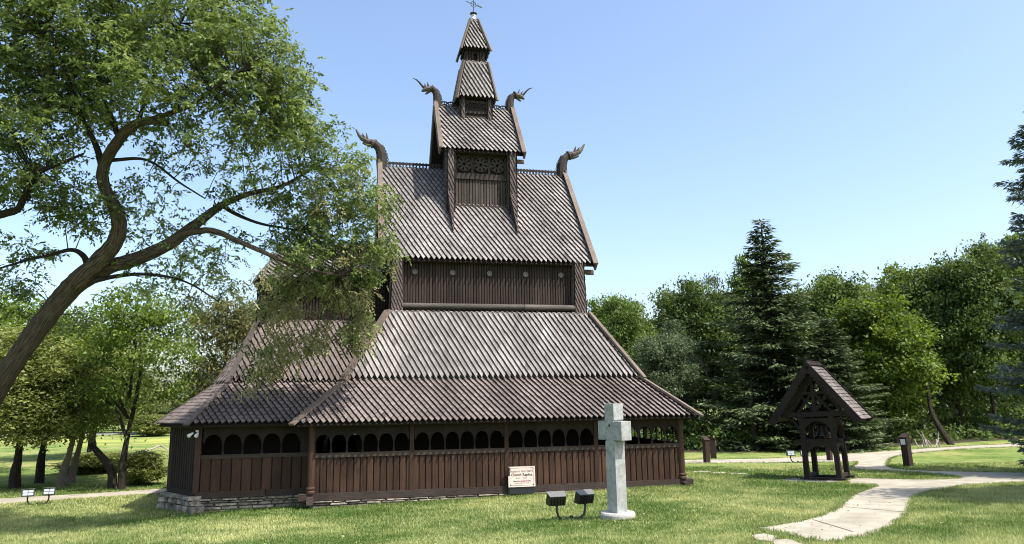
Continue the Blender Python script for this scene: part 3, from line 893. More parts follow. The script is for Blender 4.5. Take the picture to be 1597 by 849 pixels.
# --- tower ----------------------------------------------------------------
TX, TY = 1.2, 1.85
tw = MB()
tf = frame2((-TX, YC - TY + .1, 0), (1, 0, 0)); tb = frame2((TX, YC + TY - .1, 0), (-1, 0, 0))
for f in (tf, tb):
    planks(tw, f, 0, 2 * TX, 11.15, 12.3, .12, .05, -.09, .012); backing(tw, f, 0, 2 * TX, -.105, 10.6, 13.5)
for sx in (-1, 1):
    tw.box((sx * TX - .04, YC - TY, 9.6), (sx * TX + .04, YC + TY, 13.6), .6)
twall = tw.build('tower_wall', MT['tower_plank'], church)
for f in (tf, tb):
    r_ = MB(); fbox(r_, f, 0, 2 * TX, -.12, .0, 12.3, 12.55, 1.0); fbox(r_, f, .0, 2 * TX, -.12, .03, 10.86, 11.15, 1.2); fbox(r_, f, 0, 2 * TX, -.12, -.03, 13.26, 13.6, .8)
    r_.build('tower_rail', MT['carved'], twall)
    for k in range(3):
        ro = MB(); c = f(TX + (k - 1) * .715, -.02, 12.95); ax = f(1, 0, 0) - f(0, 0, 0); zz = np.array([0, 0, 1.]); nn = f(0, 1, 0) - f(0, 0, 0)
        for i in range(8):
            a = 2 * math.pi * i / 8 + .2
            dr = ax * math.cos(a) + zz * math.sin(a)
            ro.bar(c, c + dr * .27, .05, .05, nn, 1.1, .13, .05)
        ro.ring(c, ax, zz, .30, .035, n=20)
        ro.build('rosette', MT['carved'], twall)
    for k in range(4):
        spn = MB(); spn.box(*(sorted_ := [np.minimum(f(TX + (k - 1.5) * .715 - .05, -.1, 12.57), f(TX + (k - 1.5) * .715 + .05, -.02, 13.25)), np.maximum(f(TX + (k - 1.5) * .715 - .05, -.1, 12.57), f(TX + (k - 1.5) * .715 + .05, -.02, 13.25))]))
        spn.build('rosette_frame', MT['carved'], twall)
for sx in (-1, 1):
    for sy in (-1, 1):
        x = sx * 1.32; y = YC + sy * 1.88
        shingled_column(x - .13, x + .13, y - .14, y + .14, 10.3, 13.5, 'tower_column', .0, 'column_shingle', .14, .16)
        # the column foot runs down the slope of the nave roof
        yy = lambda z: YC + sy * ((13.144 - z) / 1.272 + .03)
        s = MB()
        zt, zb_ = 11.6, 9.75
        fr = [(x - .13, YC + sy * 2.03, zt), (x + .13, YC + sy * 2.03, zt), (x + .02, yy(zb_) + sy * .16, zb_), (x - .02, yy(zb_) + sy * .16, zb_)]
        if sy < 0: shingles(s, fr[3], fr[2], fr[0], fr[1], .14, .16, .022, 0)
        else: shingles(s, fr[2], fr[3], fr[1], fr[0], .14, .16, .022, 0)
        b = [(x - .13, YC + sy * 1.3, zt), (x + .13, YC + sy * 1.3, zt), (x + .03, yy(zb_) - sy * .3, zb_ - .1), (x - .03, yy(zb_) - sy * .3, zb_ - .1)]
        s.add(fr + b, [(0, 1, 2, 3), (0, 3, 7, 4), (1, 5, 6, 2), (0, 4, 5, 1)], .55)
        s.build('column_foot', MT['column_shingle'], church)
troof = gable_roof('tower_roof', 0, 1.78, 2.08, 13.40, 16.14, bw=.2, pitch=.215)
for sx in (-1, 1):
    gb = MB(); gb.prism([(YC - 1.9, 13.3), (YC + 1.9, 13.3), (YC, 15.95)], (sx * 1.22, 0, 0), (0, 1, 0), (0, 0, 1), .08, .8)
    gb.build('tower_gable', MT['plank_dark'], church)
eb = MB(); eb.bbox((1.3, YC - 1.9, 13.08), (1.86, YC - 1.75, 13.24), .02, .7); eb.build('purlin_end', MT['barge'], troof)
crest_rail(-1.5, -.62, YC, 16.18, .27, .29, troof, True)
crest_rail(.62, 1.5, YC, 16.18, .27, .29, troof, True)
for sg in (-1, 1):
    dragon_head(sg * 1.7, 16.05, sg, .87, troof, False)
# turret
tu = MB(); tu.box((-.58, YC - .58, 14.9), (.58, YC + .58, 16.6), .8)
tu_o = tu.build('turret_box', MT['plank_dark'], church)
dt = MB()
for sgn, f in ((1, frame2((-.6, YC - .6, 0), (1, 0, 0))), (1, frame2((.6, YC + .6, 0), (-1, 0, 0))), (1, frame2((.6, YC - .6, 0), (0, 1, 0))), (1, frame2((-.6, YC + .6, 0), (0, -1, 0)))):
    fbox(dt, f, .06, 1.14, -.02, .03, 15.42, 15.56, 1.2); fbox(dt, f, .06, 1.14, -.02, .02, 15.72, 15.84, .9); fbox(dt, f, .06, 1.14, -.02, .035, 16.2, 16.32, .9)
    for i in range(5):
        c = f(.2 + i * .2, .02, 16.1); dt.ring(c, f(1, 0, 0) - f(0, 0, 0), (0, 0, 1), .07, .02, n=8)
dt.build('turret_rail', MT['carved'], tu_o)
for sx in (-1, 1):
    for sy in (-1, 1):
        shingled_column(sx * .6 - .07, sx * .6 + .07, YC + sy * .6 - .07, YC + sy * .6 + .07, 14.95, 16.5, 'turret_column', .01, 'column_shingle', .15, .17, tu_o)
sp1 = hip_roof('turret_roof', 0, YC, (.79, .79), 16.40, (.48, .48), 18.22, pitch=.17, w=.19, board=.13)
ln = MB()
for f in (frame2((-.43, YC - .43, 0), (1, 0, 0)), frame2((.43, YC - .43, 0), (0, 1, 0)), frame2((.43, YC + .43, 0), (-1, 0, 0)), frame2((-.43, YC + .43, 0), (0, -1, 0))):
    planks(ln, f, 0, .36, 18.2, 19.0, .12); planks(ln, f, .5, .86, 18.2, 19.0, .12); planks(ln, f, .36, .5, 18.2, 18.36, .14); planks(ln, f, .36, .5, 18.68, 19.0, .14)
    backing(ln, f, 0, .86, -.1, 18.2, 19.0)
    fbox(ln, f, -.04, .9, -.02, .06, 18.2, 18.28, 1.5)
lo_ = ln.build('lantern', MT['plank_dark'], church)
sp2 = hip_roof('spire_roof', 0, YC, (.56, .56), 18.86, (.1, .1), 20.52, pitch=.17, w=.17, board=.1)
fi = MB(); fi.lathe((0, YC, 20.42), [(.14, 0), (.17, .06), (.15, .2), (.10, .28), (.09, .36), (.12, .42), (.08, .45)], 14, 1.)
fi_o = fi.build('finial', MT['zinc'], church, smooth=True)
fc = MB(); fc.lathe((0, YC, 20.83), [(.06, 0), (.16, .07), (.17, .1), (.05, .14), (.03, .2)], 14, 1.); fc.build('finial_cap', MT['iron'], fi_o, smooth=True)
va = MB(); va.tube([(0, YC, 20.9), (0, YC, 21.95)], .018, 8, 1.)
va.ring((0, YC, 21.40), (.97, .24, 0), (0, 0, 1), .13, .018, n=18)
dx = np.array([.97, .24, 0]); c = np.array([0, YC, 21.40])
va.tube([c - dx * .34 + (0, 0, .05), c + dx * .44 - (0, 0, .06)], .014, 6, 1.)
va.prism([(.2, -.05), (.44, -.09), (.44, -.03), (.2, .03)], c, dx, (0, 0, 1), .012, 1.)
va.lathe(c - dx * .33 + (0, 0, .02), [(.0, 0), (.04, .03), (.0, .06)], 8, 1.)
va.build('weather_vane', MT['iron'], fi_o)

# --- chancel on the left ---------------------------------------------------
HY0 = .95
HL = [(-6.35, HY0), (-9.86, HY0), (-10.98, HY0 + 1.55), (-10.98, 2 * YC - HY0 - 1.55), (-9.86, 2 * YC - HY0), (-6.35, 2 * YC - HY0)]
def edge_frame(a, b):
    a = np.array([*a, 0.]); b = np.array([*b, 0.]); L = np.linalg.norm(b - a)
    return frame2(a, (b - a) / L), L
zb, zbt, zs0, zs1, zspr, ztop = .16, .36, 1.36, 1.49, 1.86, 2.30
f, L = edge_frame(HL[1], HL[0])
w = MB(); planks(w, f, .1, L, zbt, zs0, .30); backing(w, f, .05, L, -.03, zbt, zs0)
cw = w.build('chancel_wall', MT['plank'], church)
a_ = MB(); arcade(a_, f, .14, 0.14 + .60 * 5, 5, zs1, zspr, ztop); fbox(a_, f, .05, L, -.03, .045, ztop + .002, 2.45); fbox(a_, f, 3.142, L, -.03, .03, zs1, ztop, .9); a_.build('arcade', MT['plank_dark'], cw)
b_ = MB(); fbox(b_, f, .0, 2.1, -.1, .09, zb, zbt); fbox(b_, f, 2.11, L, -.1, .04, zb, zbt, .7); b_.build('ground_beam', MT['beam'], church)
b_ = MB(); fbox(b_, f, .1, L, -.05, .06, zs0, zs1); b_.build('sill_rail', MT['beam'], cw)
w = MB()
for i in (2, 1):
    f2, L2 = edge_frame(HL[i], HL[i - 1]) if i == 2 else edge_frame(HL[3], HL[2])
    planks(w, f2, .06, L2 - .06, .36, 2.42, .165, .08, 0, .03); backing(w, f2, 0, L2, -.02, .3, 2.45)
    fbox(w, f2, 0, L2, -.06, .07, .2, .40, .8)
f3, L3 = edge_frame(HL[4], HL[3]); planks(w, f3, 0, L3, .36, 2.42, .165, .08); backing(w, f3, 0, L3, -.02, .3, 2.45)
f3, L3 = edge_frame(HL[5], HL[4]); planks(w, f3, 0, L3, .36, 2.42, .165, .08); backing(w, f3, 0, L3, -.02, .3, 2.45)
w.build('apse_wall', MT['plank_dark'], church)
for p in (HL[1], HL[2]):
    c = MB(); c.box((p[0] - .09, p[1] - .05, .3), (p[0] + .09, p[1] + .12, 2.42), .9); c.build('corner_post', MT['post'], church)
dk = MB(); dk.box((-9.9, HY0 + .75, 0), (-6.3, HY0 + .8, 2.5), .7); dk.box((-9.95, HY0 + .8, 0), (-9.9, 9, 2.5), .7); dk.build('chancel_inner_wall', MT['dark_in'], church)
s = MB()
f, L = edge_frame(HL[1], HL[0]); stones(s, f, L - .1, -.5, .16, .12, True, (.25, .7), (.06, .12))
cs_ = MB(); cs_.add([(*HL[k], -.8) for k in range(6)] + [(*HL[k], .2) for k in range(6)], [(5, 4, 3, 2, 1, 0)[::-1], tuple(range(6, 12))[::-1]] + [(i, (i + 1) % 6, 6 + (i + 1) % 6, 6 + i)[::-1] for i in range(6)], 1.)
so_ = s.build('chancel_footing', MT['stone'], church); cs_.build('footing_core', MT['mortar'], so_)
s = MB()
for i, (a, b) in enumerate(((HL[2], HL[1]), (HL[3], HL[2]))):
    f, L = edge_frame(a, b); stones(s, f, L + .12, -.62, .24, .26, False, (.18, .42), (.13, .24), -.12)
s.build('rubble_footing', MT['stone'], church)

# chancel roofs: three-sided lean-tos stepping up to a small gable
def poly_roof(name, base, z0, z1, run, mat, pitch, over, w=.2):
    """lean-to round the polyline base (clockwise seen from above, from the nave out and back)"""
    def off(d):
        out = []
        k = len(base)
        for i in range(k):
            p = np.array(base[i], float)
            e1 = np.array(base[i]) - np.array(base[i - 1]) if i else np.array(base[1]) - np.array(base[0])
            e2 = np.array(base[i + 1]) - np.array(base[i]) if i < k - 1 else np.array(base[-1]) - np.array(base[-2])
            n1 = np.array([-e1[1], e1[0]]) / np.linalg.norm(e1); n2 = np.array([-e2[1], e2[0]]) / np.linalg.norm(e2)
            b = n1 + n2; b /= (b @ n1)
            out.append(p + b * d)
        return out
    # polyline runs -x first, so the outward side (towards -y) is on its left
    O = off(over); I = off(-run)
    s = MB(); d = MB()
    for i in range(len(base) - 1):
        A, B = (*O[i + 1], z0), (*O[i], z0); T0, T1 = (*I[i + 1], z1), (*I[i], z1)
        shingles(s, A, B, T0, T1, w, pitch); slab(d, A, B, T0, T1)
    o = s.build(name, MT[mat], church); d.build('soffit', MT['deck'], o)
    for i in range(1, len(base) - 1):
        hb = MB(); a = np.array([*O[i], z0]); b = np.array([*I[i], z1]); k = (a - b) / np.linalg.norm(a - b)
        up = np.cross(np.cross(k, (0, 0, 1)), k); up /= np.linalg.norm(up)
        hb.bar(b + up * .11, a + k * .1 + up * .12, .2, .05, up, .75); hb.build('hip_board', MT['shingle_red'], o)
    return o, I
base = [(-3.6, HY0)] + HL[1:5] + [(-3.6, 2 * YC - HY0)]
# note: the inside run stops where the next tier starts
_, I1 = poly_roof('chancel_gallery_roof', base, 2.42, 3.86, 1.45, 'shingle_red', .18, .45)
base2 = [tuple(p) for p in I1]
_, I2 = poly_roof('chancel_aisle_roof', base2, 3.82, 6.05, 1.15, 'shingle_red', .2, .18)
cwl = MB()
for i in range(len(I2) - 1):
    f, L = edge_frame(I2[i + 1], I2[i])
    planks(cwl, f, 0, L, 5.9, 7.6, .11, .05, -.1, .01); backing(cwl, f, 0, L, -.11, 3.4, 7.6)
cwl.build('chancel_clerestory', MT['plank_dark'], church)
cg = MB(); dg = MB()
xe = I2[2][0] - .3
ey = YC - I2[0][1] + .25
for sgy in (-1, 1):
    A, B, T0, T1 = (xe, YC + sgy * ey, 7.5), (-3.7, YC + sgy * ey, 7.9), (xe + .6, YC, 9.5), (-3.7, YC, 9.5)
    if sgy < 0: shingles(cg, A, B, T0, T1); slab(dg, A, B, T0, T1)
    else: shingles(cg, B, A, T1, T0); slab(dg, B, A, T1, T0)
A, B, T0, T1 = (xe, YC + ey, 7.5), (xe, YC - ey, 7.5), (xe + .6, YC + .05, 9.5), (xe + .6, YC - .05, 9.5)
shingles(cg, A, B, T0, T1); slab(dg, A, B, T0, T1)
o = cg.build('chancel_roof', MT['shingle'], church); dg.build('soffit', MT['deck'], o)

# ------------------------------------------------------------------ small things
def text_mesh(body, size, mat, parent, frame, pos, name='lettering', bold=0.):
    c = bpy.data.curves.new(name, 'FONT'); c.body = body; c.size = size; c.align_x = 'CENTER'; c.extrude = .002; c.offset = bold
    t = bpy.data.objects.new(name, c); COL.objects.link(t)
    me = bpy.data.meshes.new_from_object(t.evaluated_get(bpy.context.evaluated_depsgraph_get()))
    bpy.data.objects.remove(t)
    ax, ay = [np.array(q, float) for q in frame]; az = np.cross(ax, ay)
    V = np.zeros(len(me.vertices) * 3); me.vertices.foreach_get('co', V); V = V.reshape(-1, 3)
    W = V[:, :1] * ax + V[:, 1:2] * ay + V[:, 2:3] * az
    me.vertices.foreach_set('co', W.ravel()); me.update()
    me.materials.clear(); me.materials.append(mat)
    o = bpy.data.objects.new(name, me); o.location = np.array(pos, float) - WL[parent.name]
    _link(o, parent); WL[o.name] = np.array(pos, float)
    return o

# information board leaning on the church wall
sg = thing('information_board', (.46, -.28, float(gz(.46, -.28))), 'cream information board with dark lettering standing against the plank wall of the church', 'sign')
ay = np.array([0, .10, 1.]); ay /= np.linalg.norm(ay); ax = np.array([1., 0, 0])
o0 = np.array([.46, -.26, .26])
m = MB(); m.prism([(-.455, 0), (.455, 0), (.455, .65), (-.455, .65)], o0, ax, ay, .03, 1.); pn = m.build('panel', MT['sign'], sg)
nrm = np.cross(ax, ay)
m = MB()
for (x0, y0, x1, y1) in ((-.405, .05, -.397, .6), (.397, .05, .405, .6), (-.37, .045, .37, .053), (-.37, .597, .37, .605)):
    m.prism([(x0, y0), (x1, y0), (x1, y1), (x0, y1)], o0 + nrm * .017, ax, ay, .003, 1.)
for sx in (-.39, .39):
    for sy in (.06, .59):
        m.prism([(sx + .022 * math.cos(a), sy + .022 * math.sin(a)) for a in [math.pi * k / 5 for k in range(10)]], o0 + nrm * .0175, ax, ay, .004, 1.)
m.build('border', MT['ink'], pn)
text_mesh('Support Gol Stave', .105, MT['ink'], pn, (ax, ay), o0 + nrm * .017 + ay * .47, bold=.0)
text_mesh('Church Replica', .118, MT['ink'], pn, (ax, ay), o0 + nrm * .017 + ay * .35, bold=.003)
text_mesh('Built      2001', .07, MT['ink_red'], pn, (ax, ay), o0 + nrm * .017 + ay * .26)
text_mesh('Please leave donations inside', .052, MT['ink'], pn, (ax, ay), o0 + nrm * .017 + ay * .17, bold=.002)
text_mesh('to help maintain the church', .045, MT['ink'], pn, (ax, ay), o0 + nrm * .017 + ay * .11)
m = MB(); m.prism([(-.42, -.22), (.42, -.22), (.42, .0), (-.42, .0)], o0 + (0, .03, 0), ax, ay, .02, 1.)
m.box((.0, -.24, .0), (.05, -.17, .9), 1.); m.build('stand', MT['black'], sg)

# security light on the chancel corner
sc_ = thing('security_light', (-9.9, HY0 - .1, 2.2), 'small white twin security light under the eave at the left corner post', 'security light')
m = MB(); m.lathe((-9.9, HY0 - .12, 2.23), [(.05, 0), (.05, .05)], 10, 1.); m.tube([(-9.9, HY0 - .12, 2.24), (-9.9, HY0 - .02, 2.26)], .03, 8); m.build('mount', MT['white'], sc_)
for dx, yaw in ((-.20, -.8), (.06, -.2)):
    m = MB(); b0 = np.array([-9.9 + dx * .6, HY0 - .14, 2.2]); d = np.array([math.sin(yaw) * .8, -math.cos(yaw) * .8, -.5]); d /= np.linalg.norm(d)
    m.tube([b0, b0 + d * .05, b0 + d * .10, b0 + d * .17, b0 + d * .19], [.028, .04, .05, .062, .058], 12); m.build('lamp_head', MT['white'], sc_)

# stone cross
def stone_cross():
    x, y = .93, -7.95; z = float(gz(x, y))
    root = thing('stone_cross', (0, 0, 0), 'pale grey stone cross on a round footing in the lawn in front of the church', 'cross')
    m = MB(); m.lathe((0, 0, -.2), [(.37, 0), (.40, .05), (.405, .34), (.385, .38)], 36, 1.)
    m.build('footing', MT['concrete'], root)
    def notch(cx, cy, a0, k=6, r=.035):
        return [(cx + r * math.cos(a0 + math.pi * 1.5 * i / k), cy + r * math.sin(a0 + math.pi * 1.5 * i / k)) for i in range(k + 1)]
    H = 2.62; b = .175; hw = .155; hb = .165; A = .395; a0, a1 = H - .83, H - .40
    P = [(hb, b), (hw, a0 - .035)]
    P += [(hw - .0, a0 - .03), (hw - .03, a0 - .01), (hw - .012, a0 + .02), (hw + .025, a0)]
    P += [(A, a0), (A, a1)]
    P += [(hw + .025, a1), (hw - .012, a1 - .02), (hw - .03, a1 + .01), (hw, a1 + .03)]
    P += [(hw, H), (-hw, H)]
    P += [(-hw, a1 + .03), (-hw + .03, a1 + .01), (-hw + .012, a1 - .02), (-hw - .025, a1)]
    P += [(-A, a1), (-A, a0)]
    P += [(-hw - .025, a0), (-hw + .012, a0 + .02), (-hw + .03, a0 - .01), (-hw, a0 - .03)]
    P += [(-hb, b)]
    m = MB(); m.prism(P, (0, 0, 0), (1, 0, 0), (0, 0, 1), .31, 1.)
    o = m.build('cross', MT['granite'], root)
    bv = o.modifiers.new('bevel', 'BEVEL'); bv.width = .008; bv.segments = 2; bv.limit_method = 'ANGLE'
    m = MB(); m.prism([(.03 * math.cos(a), .042 * math.sin(a)) for a in [2 * math.pi * k / 14 for k in range(14)]], (0, -.156, H - .50), (1, 0, 0), (0, 0, 1), .006, 1.)
    m.build('hole_shade_disc', MT['black'], o)  # flat black disc on the face, painted in for the shade inside a hole
    root.location = (x, y, z); root.rotation_euler = (0, 0, R(-67))
stone_cross()

# twin floodlights on curved arms
def floodlight():
    root = thing('twin_floodlight', (0, 0, 0), cat='floodlight')
    m = MB()
    m.tube([(-.40, 0, .42), (-.40, 0, .24), (-.36, 0, .11), (-.26, 0, .04), (-.1, 0, .02), (.1, 0, .02), (.26, 0, .04), (.36, 0, .11), (.40, 0, .24), (.40, 0, .42)], .030, 8, 1.)
    m.lathe((0, 0, -.15), [(.05, 0), (.05, .24), (.03, .26)], 12, 1.)
    m.build('arm', MT['black'], root)
    for sx, rz, tl in ((-1, R(-4), R(20)), (1, R(7), R(17))):
        cx = sx * .40
        rot = Matrix.Rotation(rz, 3, 'Z') @ Matrix.Rotation(tl, 3, 'X')
        T = lambda p: np.array(rot @ Vector(p)) + np.array([cx, 0, .52])
        m = MB()   # front looks along +y
        w, h, w2, h2, d = .245, .155, .215, .12, .10
        m.hexa([T((-w2, -d, -h2)), T((w2, -d, -h2)), T((w, d, -h)), T((-w, d, -h)), T((-w2, -d, h2)), T((w2, -d, h2)), T((w, d, h)), T((-w, d, h))], 1.)
        for i in range(5): m.hexa([T((-w2 + .05 + i * .08, -d - .025, -h2 * .8)), T((-w2 + .06 + i * .08, -d - .025, -h2 * .8)), T((-w2 + .06 + i * .08, -d + .002, -h2 * .8)), T((-w2 + .05 + i * .08, -d + .002, -h2 * .8)), T((-w2 + .05 + i * .08, -d - .025, h2 * .8)), T((-w2 + .06 + i * .08, -d - .025, h2 * .8)), T((-w2 + .06 + i * .08, -d + .002, h2 * .8)), T((-w2 + .05 + i * .08, -d + .002, h2 * .8))], 1.)
        hd = m.build('lamp_head', MT['black'], root)
        m = MB(); m.tube([(cx, 0, .36), T((0, -.02, -.13))], .038, 10, 1.); m.build('knuckle', MT['black'], hd)
        m = MB()
        for a in (-1, 1):
            for b in (-1, 1):
                x0, x1 = sorted((a * .012, a * (w - .05))); z0, z1 = sorted((b * .010, b * (h - .045)))
                m.hexa([T((x0, d - .004, z0)), T((x1, d - .004, z0)), T((x1, d + .006, z0)), T((x0, d + .006, z0)), T((x0, d - .004, z1)), T((x1, d - .004, z1)), T((x1, d + .006, z1)), T((x0, d + .006, z1))], 1.)
        m.build('glass', MT['glass'], hd)
        m = MB(); m.hexa([T((-w2 + .0, -d, h2 + .002)), T((w2, -d, h2 + .002)), T((w + .01, d + .03, h + .002)), T((-w - .01, d + .03, h + .002)), T((-w2, -d, h2 + .014)), T((w2, -d, h2 + .014)), T((w + .01, d + .03, h + .014)), T((-w - .01, d + .03, h + .014))], 1.)
        m.build('visor', MT['sunlit_top'], hd)
    return root
fl0 = floodlight()
for i, (x, y, rz, sc, lab) in enumerate(((.05, -7.2, R(8), .92, 'black twin floodlight seen from behind in the lawn beside the stone cross'),
                                        (-15.9, 5.2, R(195), .80, 'black twin floodlight with bright glass by the footpath under the trees at the left'),
                                        (15.3, 6.7, R(165), .80, 'twin floodlight with bright glass on the grass just behind the bell tower'))):
    o = fl0 if i == 0 else copy_thing(fl0)
    o.location = (x, y, float(gz(x, y))); o.rotation_euler = (0, 0, rz); o.scale = (sc, sc, sc)
    tag(o, lab, 'floodlight', 'twin floodlights in the grass')

# marker posts
def marker(name, x, y, h, w, d, rz, lab, plate=True, lean=0.):
    root = thing(name, (0, 0, 0), lab, 'marker post', 'wooden marker posts along the path')
    m = MB()
    z0 = -.2
    m.hexa([(-w / 2, -d / 2, z0), (w / 2, -d / 2, z0), (w / 2, d / 2, z0), (-w / 2, d / 2, z0), (-w / 2, -d / 2, h - .14), (w / 2, -d / 2, h - .14), (w / 2, d / 2, h), (-w / 2, d / 2, h)], 1.)
    p = m.build('post', MT['marker'], root)
    bv = p.modifiers.new('bevel', 'BEVEL'); bv.width = .012; bv.segments = 2
    m = MB(); a = math.atan2(.14, d)
    m.bar((0, -d / 2 - .03, h - .14 + .018 - .01), (0, d / 2 + .03, h + .018 + .02), w + .06, .035, (0, -math.sin(a), math.cos(a)), 1.); m.build('cap', MT['marker'], root)
    if plate:
        m = MB(); m.box((-w * .36, -d / 2 - .012, h - .43), (w * .36, -d / 2 - .001, h - .2), 1.); m.build('label_plate', MT['white'], root)
    root.location = (x, y, float(gz(x, y))); root.rotation_euler = (0, lean, rz)
    return root
marker('marker_post', 18.45, 3.4, 1.36, .30, .28, R(-75), 'thick dark marker post with a slanted cap on the grass right of the bell tower', True, R(-2.5))
marker('marker_post', 11.45, 8.2, 1.18, .26, .22, R(10), 'plain dark marker post beside the far path just past the church corner', False)
marker('marker_post', 12.9, 10.3, 1.08, .16, .3, R(65), 'slim marker post with a white slanted plate behind the plain one', True)
marker('marker_post', 17.35, 7.2, 1.25, .2, .26, R(-60), 'marker post with white plate half hidden by the right legs of the bell tower', True)

# bell tower
def bell_tower():
    root = thing('bell_tower', (0, 0, 0), 'open dark timber bell tower with a steep shingled gable roof beside the path', 'bell tower')
    # local: front gable looks along -y, ridge along y
    a = .60; top = 2.42
    for sy in (-1, 1):
        for sx in (-1, 1):
            m = MB(); m.bar((sx * a, sy * a, .12), (sx * (a - .04), sy * a, top), .19, .19, (0, 1, 0), random.uniform(.85, 1.15), .165, .165); m.build('leg', MT['bell_wood'], root)
        m = MB(); m.bbox((-a - .25, sy * a - .12, -.05), (a + .25, sy * a + .12, .12), .02); m.build('sole_beam', MT['bell_wood'], root)
    for sx in (-1, 1):
        m = MB(); m.bbox((sx * a - .07, -a + .12, .10), (sx * a + .07, a - .12, .25), .02); m.build('sill_beam', MT['bell_wood'], root)
    def arch(mb, f, s0, s1, z0, z1, spr, n=14, th=.09):
        hw = (s1 - s0) / 2; c = (s0 + s1) / 2
        V = []
        for nn in (-th / 2, th / 2):
            for k in range(n + 1):
                aa = math.pi * k / n; V.append(f(c - hw * math.cos(aa), nn, spr + (z0 - spr) * math.sin(aa)))
            for k in range(n + 1):
                aa = math.pi * k / n; V.append(f(c - hw * math.cos(aa), nn, z1))
        k = n + 1; F = []
        for q in range(n):
            F += [(q, q + 1, k + q + 1, k + q)[::-1], (2 * k + q, 2 * k + q + 1, 3 * k + q + 1, 3 * k + q), (q, q + 1, 2 * k + q + 1, 2 * k + q)]
        mb.add(V, F, 1.)
    fr = []
    for k, (o, axx) in enumerate((((-a, -a, 0), (1, 0, 0)), ((a, -a, 0), (0, 1, 0)), ((a, a, 0), (-1, 0, 0)), ((-a, a, 0), (0, -1, 0)))):
        f = frame2(o, axx); L = 2 * a
        m = MB(); arch(m, f, .08, L - .08, 2.25, 2.36, 1.75); arch(m, f, .08, L - .08, 1.30, 1.40, .85); m.build('arched_brace', MT['bell_wood'], root)
        m = MB(); m.hexa([f(-.28, .06, 1.40), f(L + .28, .06, 1.40), f(L + .28, -.06, 1.40), f(-.28, -.06, 1.40), f(-.28, .06, 1.56), f(L + .28, .06, 1.56), f(L + .28, -.06, 1.56), f(-.28, -.06, 1.56)] if k % 2 == 0 else
                         [f(.09, .05, 1.42), f(L - .09, .05, 1.42), f(L - .09, -.05, 1.42), f(.09, -.05, 1.42), f(.09, .05, 1.54), f(L - .09, .05, 1.54), f(L - .09, -.05, 1.54), f(.09, -.05, 1.54)], 1.)
        m.build('rail', MT['bell_wood'], root)
    he = 1.62; ze = 2.30; za = 4.42; yl = .98
    for sy in (-1, 1):
        m = MB(); m.bbox((-1.30, sy * a - .10, 2.42), (1.30, sy * a + .10, 2.62), .02); m.build('tie_beam', MT['bell_wood'], root)
        m = MB()
        y = sy * (a + .02)
        m.bar((-.98, y, 2.6), (0, y, 4.1), .11, .13, (0, 1, 0)); m.bar((.98, y, 2.6), (0, y, 4.1), .11, .13, (0, 1, 0))
        m.bar((-.62, y + .005, 3.34), (.62, y + .005, 3.34), .10, .13, (0, 1, 0)); m.bar((0, y - .006, 2.6), (0, y - .006, 4.1), .12, .12, (0, 1, 0))
        for sx in (-1, 1):
            m.bar((sx * .05, y + .011, 2.64), (sx * .52, y + .011, 3.30), .09, .09, (0, 1, 0)); m.bar((sx * .62, y - .012, 2.62), (sx * .08, y - .012, 3.28), .085, .09, (0, 1, 0))
            m.tube([(sx * .5 * math.cos(t), y - .02, 3.36 + .5 * math.sin(t)) for t in np.linspace(.1, 1.45, 7)], .045, 6)
        m.build('gable_truss', MT['bell_wood'], root)
        for sx in (-1, 1):
            m = MB(); m.tube([(sx * (a + .04 + .55 * (1 - math.cos(t))), sy * a, 1.62 + .78 * math.sin(t)) for t in np.linspace(0, 1.5, 8)], .04, 6)
            m.build('curved_strut', MT['bell_wood'], root)
    s = MB(); d = MB()
    A, B, T0, T1 = (-he, yl, ze), (-he, -yl, ze), (0, yl, za), (0, -yl, za)
    A2, B2, U0, U1 = (he, -yl, ze), (he, yl, ze), (0, -yl, za), (0, yl, za)
    for (p, q, r_, t) in ((A, B, T0, T1), (A2, B2, U0, U1)):
        p, q, r_, t = [np.array(v, float) for v in (p, q, r_, t)]
        u = (q - p) / np.linalg.norm(q - p); v = (r_ - p); H = np.linalg.norm(v); v /= H; n = np.cross(u, v)
        rows = 15; L = np.linalg.norm(q - p)
        for i in range(rows):
            w0 = -.04 - random.uniform(0, .2)
            while w0 < L:
                ww = random.uniform(.16, .26); a0 = max(w0 + .004, -.03); a1 = min(w0 + ww - .004, L + .03)
                if a1 > a0 + .03:
                    v0 = H * i / rows - .05 + random.uniform(-.012, .012); v1 = min(v0 + H / rows * 2, H)
                    h0 = .055; h1 = .0
                    P = [p + u * a0 + v * v0 + n * h0, p + u * a1 + v * v0 + n * h0, p + u * a1 + v * v1 + n * h1, p + u * a0 + v * v1 + n * h1]
                    s.hexa([x - n * .024 for x in P] + P, random.uniform(.7, 1.35))
                w0 += ww
        slab(d, p, q, r_, t, .05, -.02)
    ro = s.build('roof', MT['bell_shingle'], root); d.build('soffit', MT['bell_wood'], ro)
    for sy in (-1, 1):
        for sx in (-1, 1):
            m = MB(); y = sy * (yl + .03)
            up = np.array([sx * (za - ze), 0, he]); up /= np.linalg.norm(up)
            p0 = np.array([sx * (he + .06), y, ze - .08]); p1 = np.array([0, y, za])
            m.bar(p0 - up * .02, p1 - up * .02, .05, .24, up, 1.)
            for i in range(16):    # scalloped lower edge
                c = p0 + (p1 - p0) * (i + .5) / 16 - up * .14
                m.prism([(.075 * math.cos(t), .06 * math.sin(t)) for t in [math.pi * k / 4 for k in range(8)]], c, (p1 - p0) / np.linalg.norm(p1 - p0), up, .04, 1.)
            m.build('barge_board', MT['bell_wood'], ro)
    m = MB(); m.bbox((-.06, -yl - .05, za + .0), (.06, yl + .05, za + .10), .02)
    for i in range(9): m.prism([(.10 * math.cos(t), .09 * math.sin(t)) for t in [math.pi * k / 5 for k in range(6)]], (0, -yl + .12 + i * .215, za + .1), (0, 1, 0), (0, 0, 1), .05)
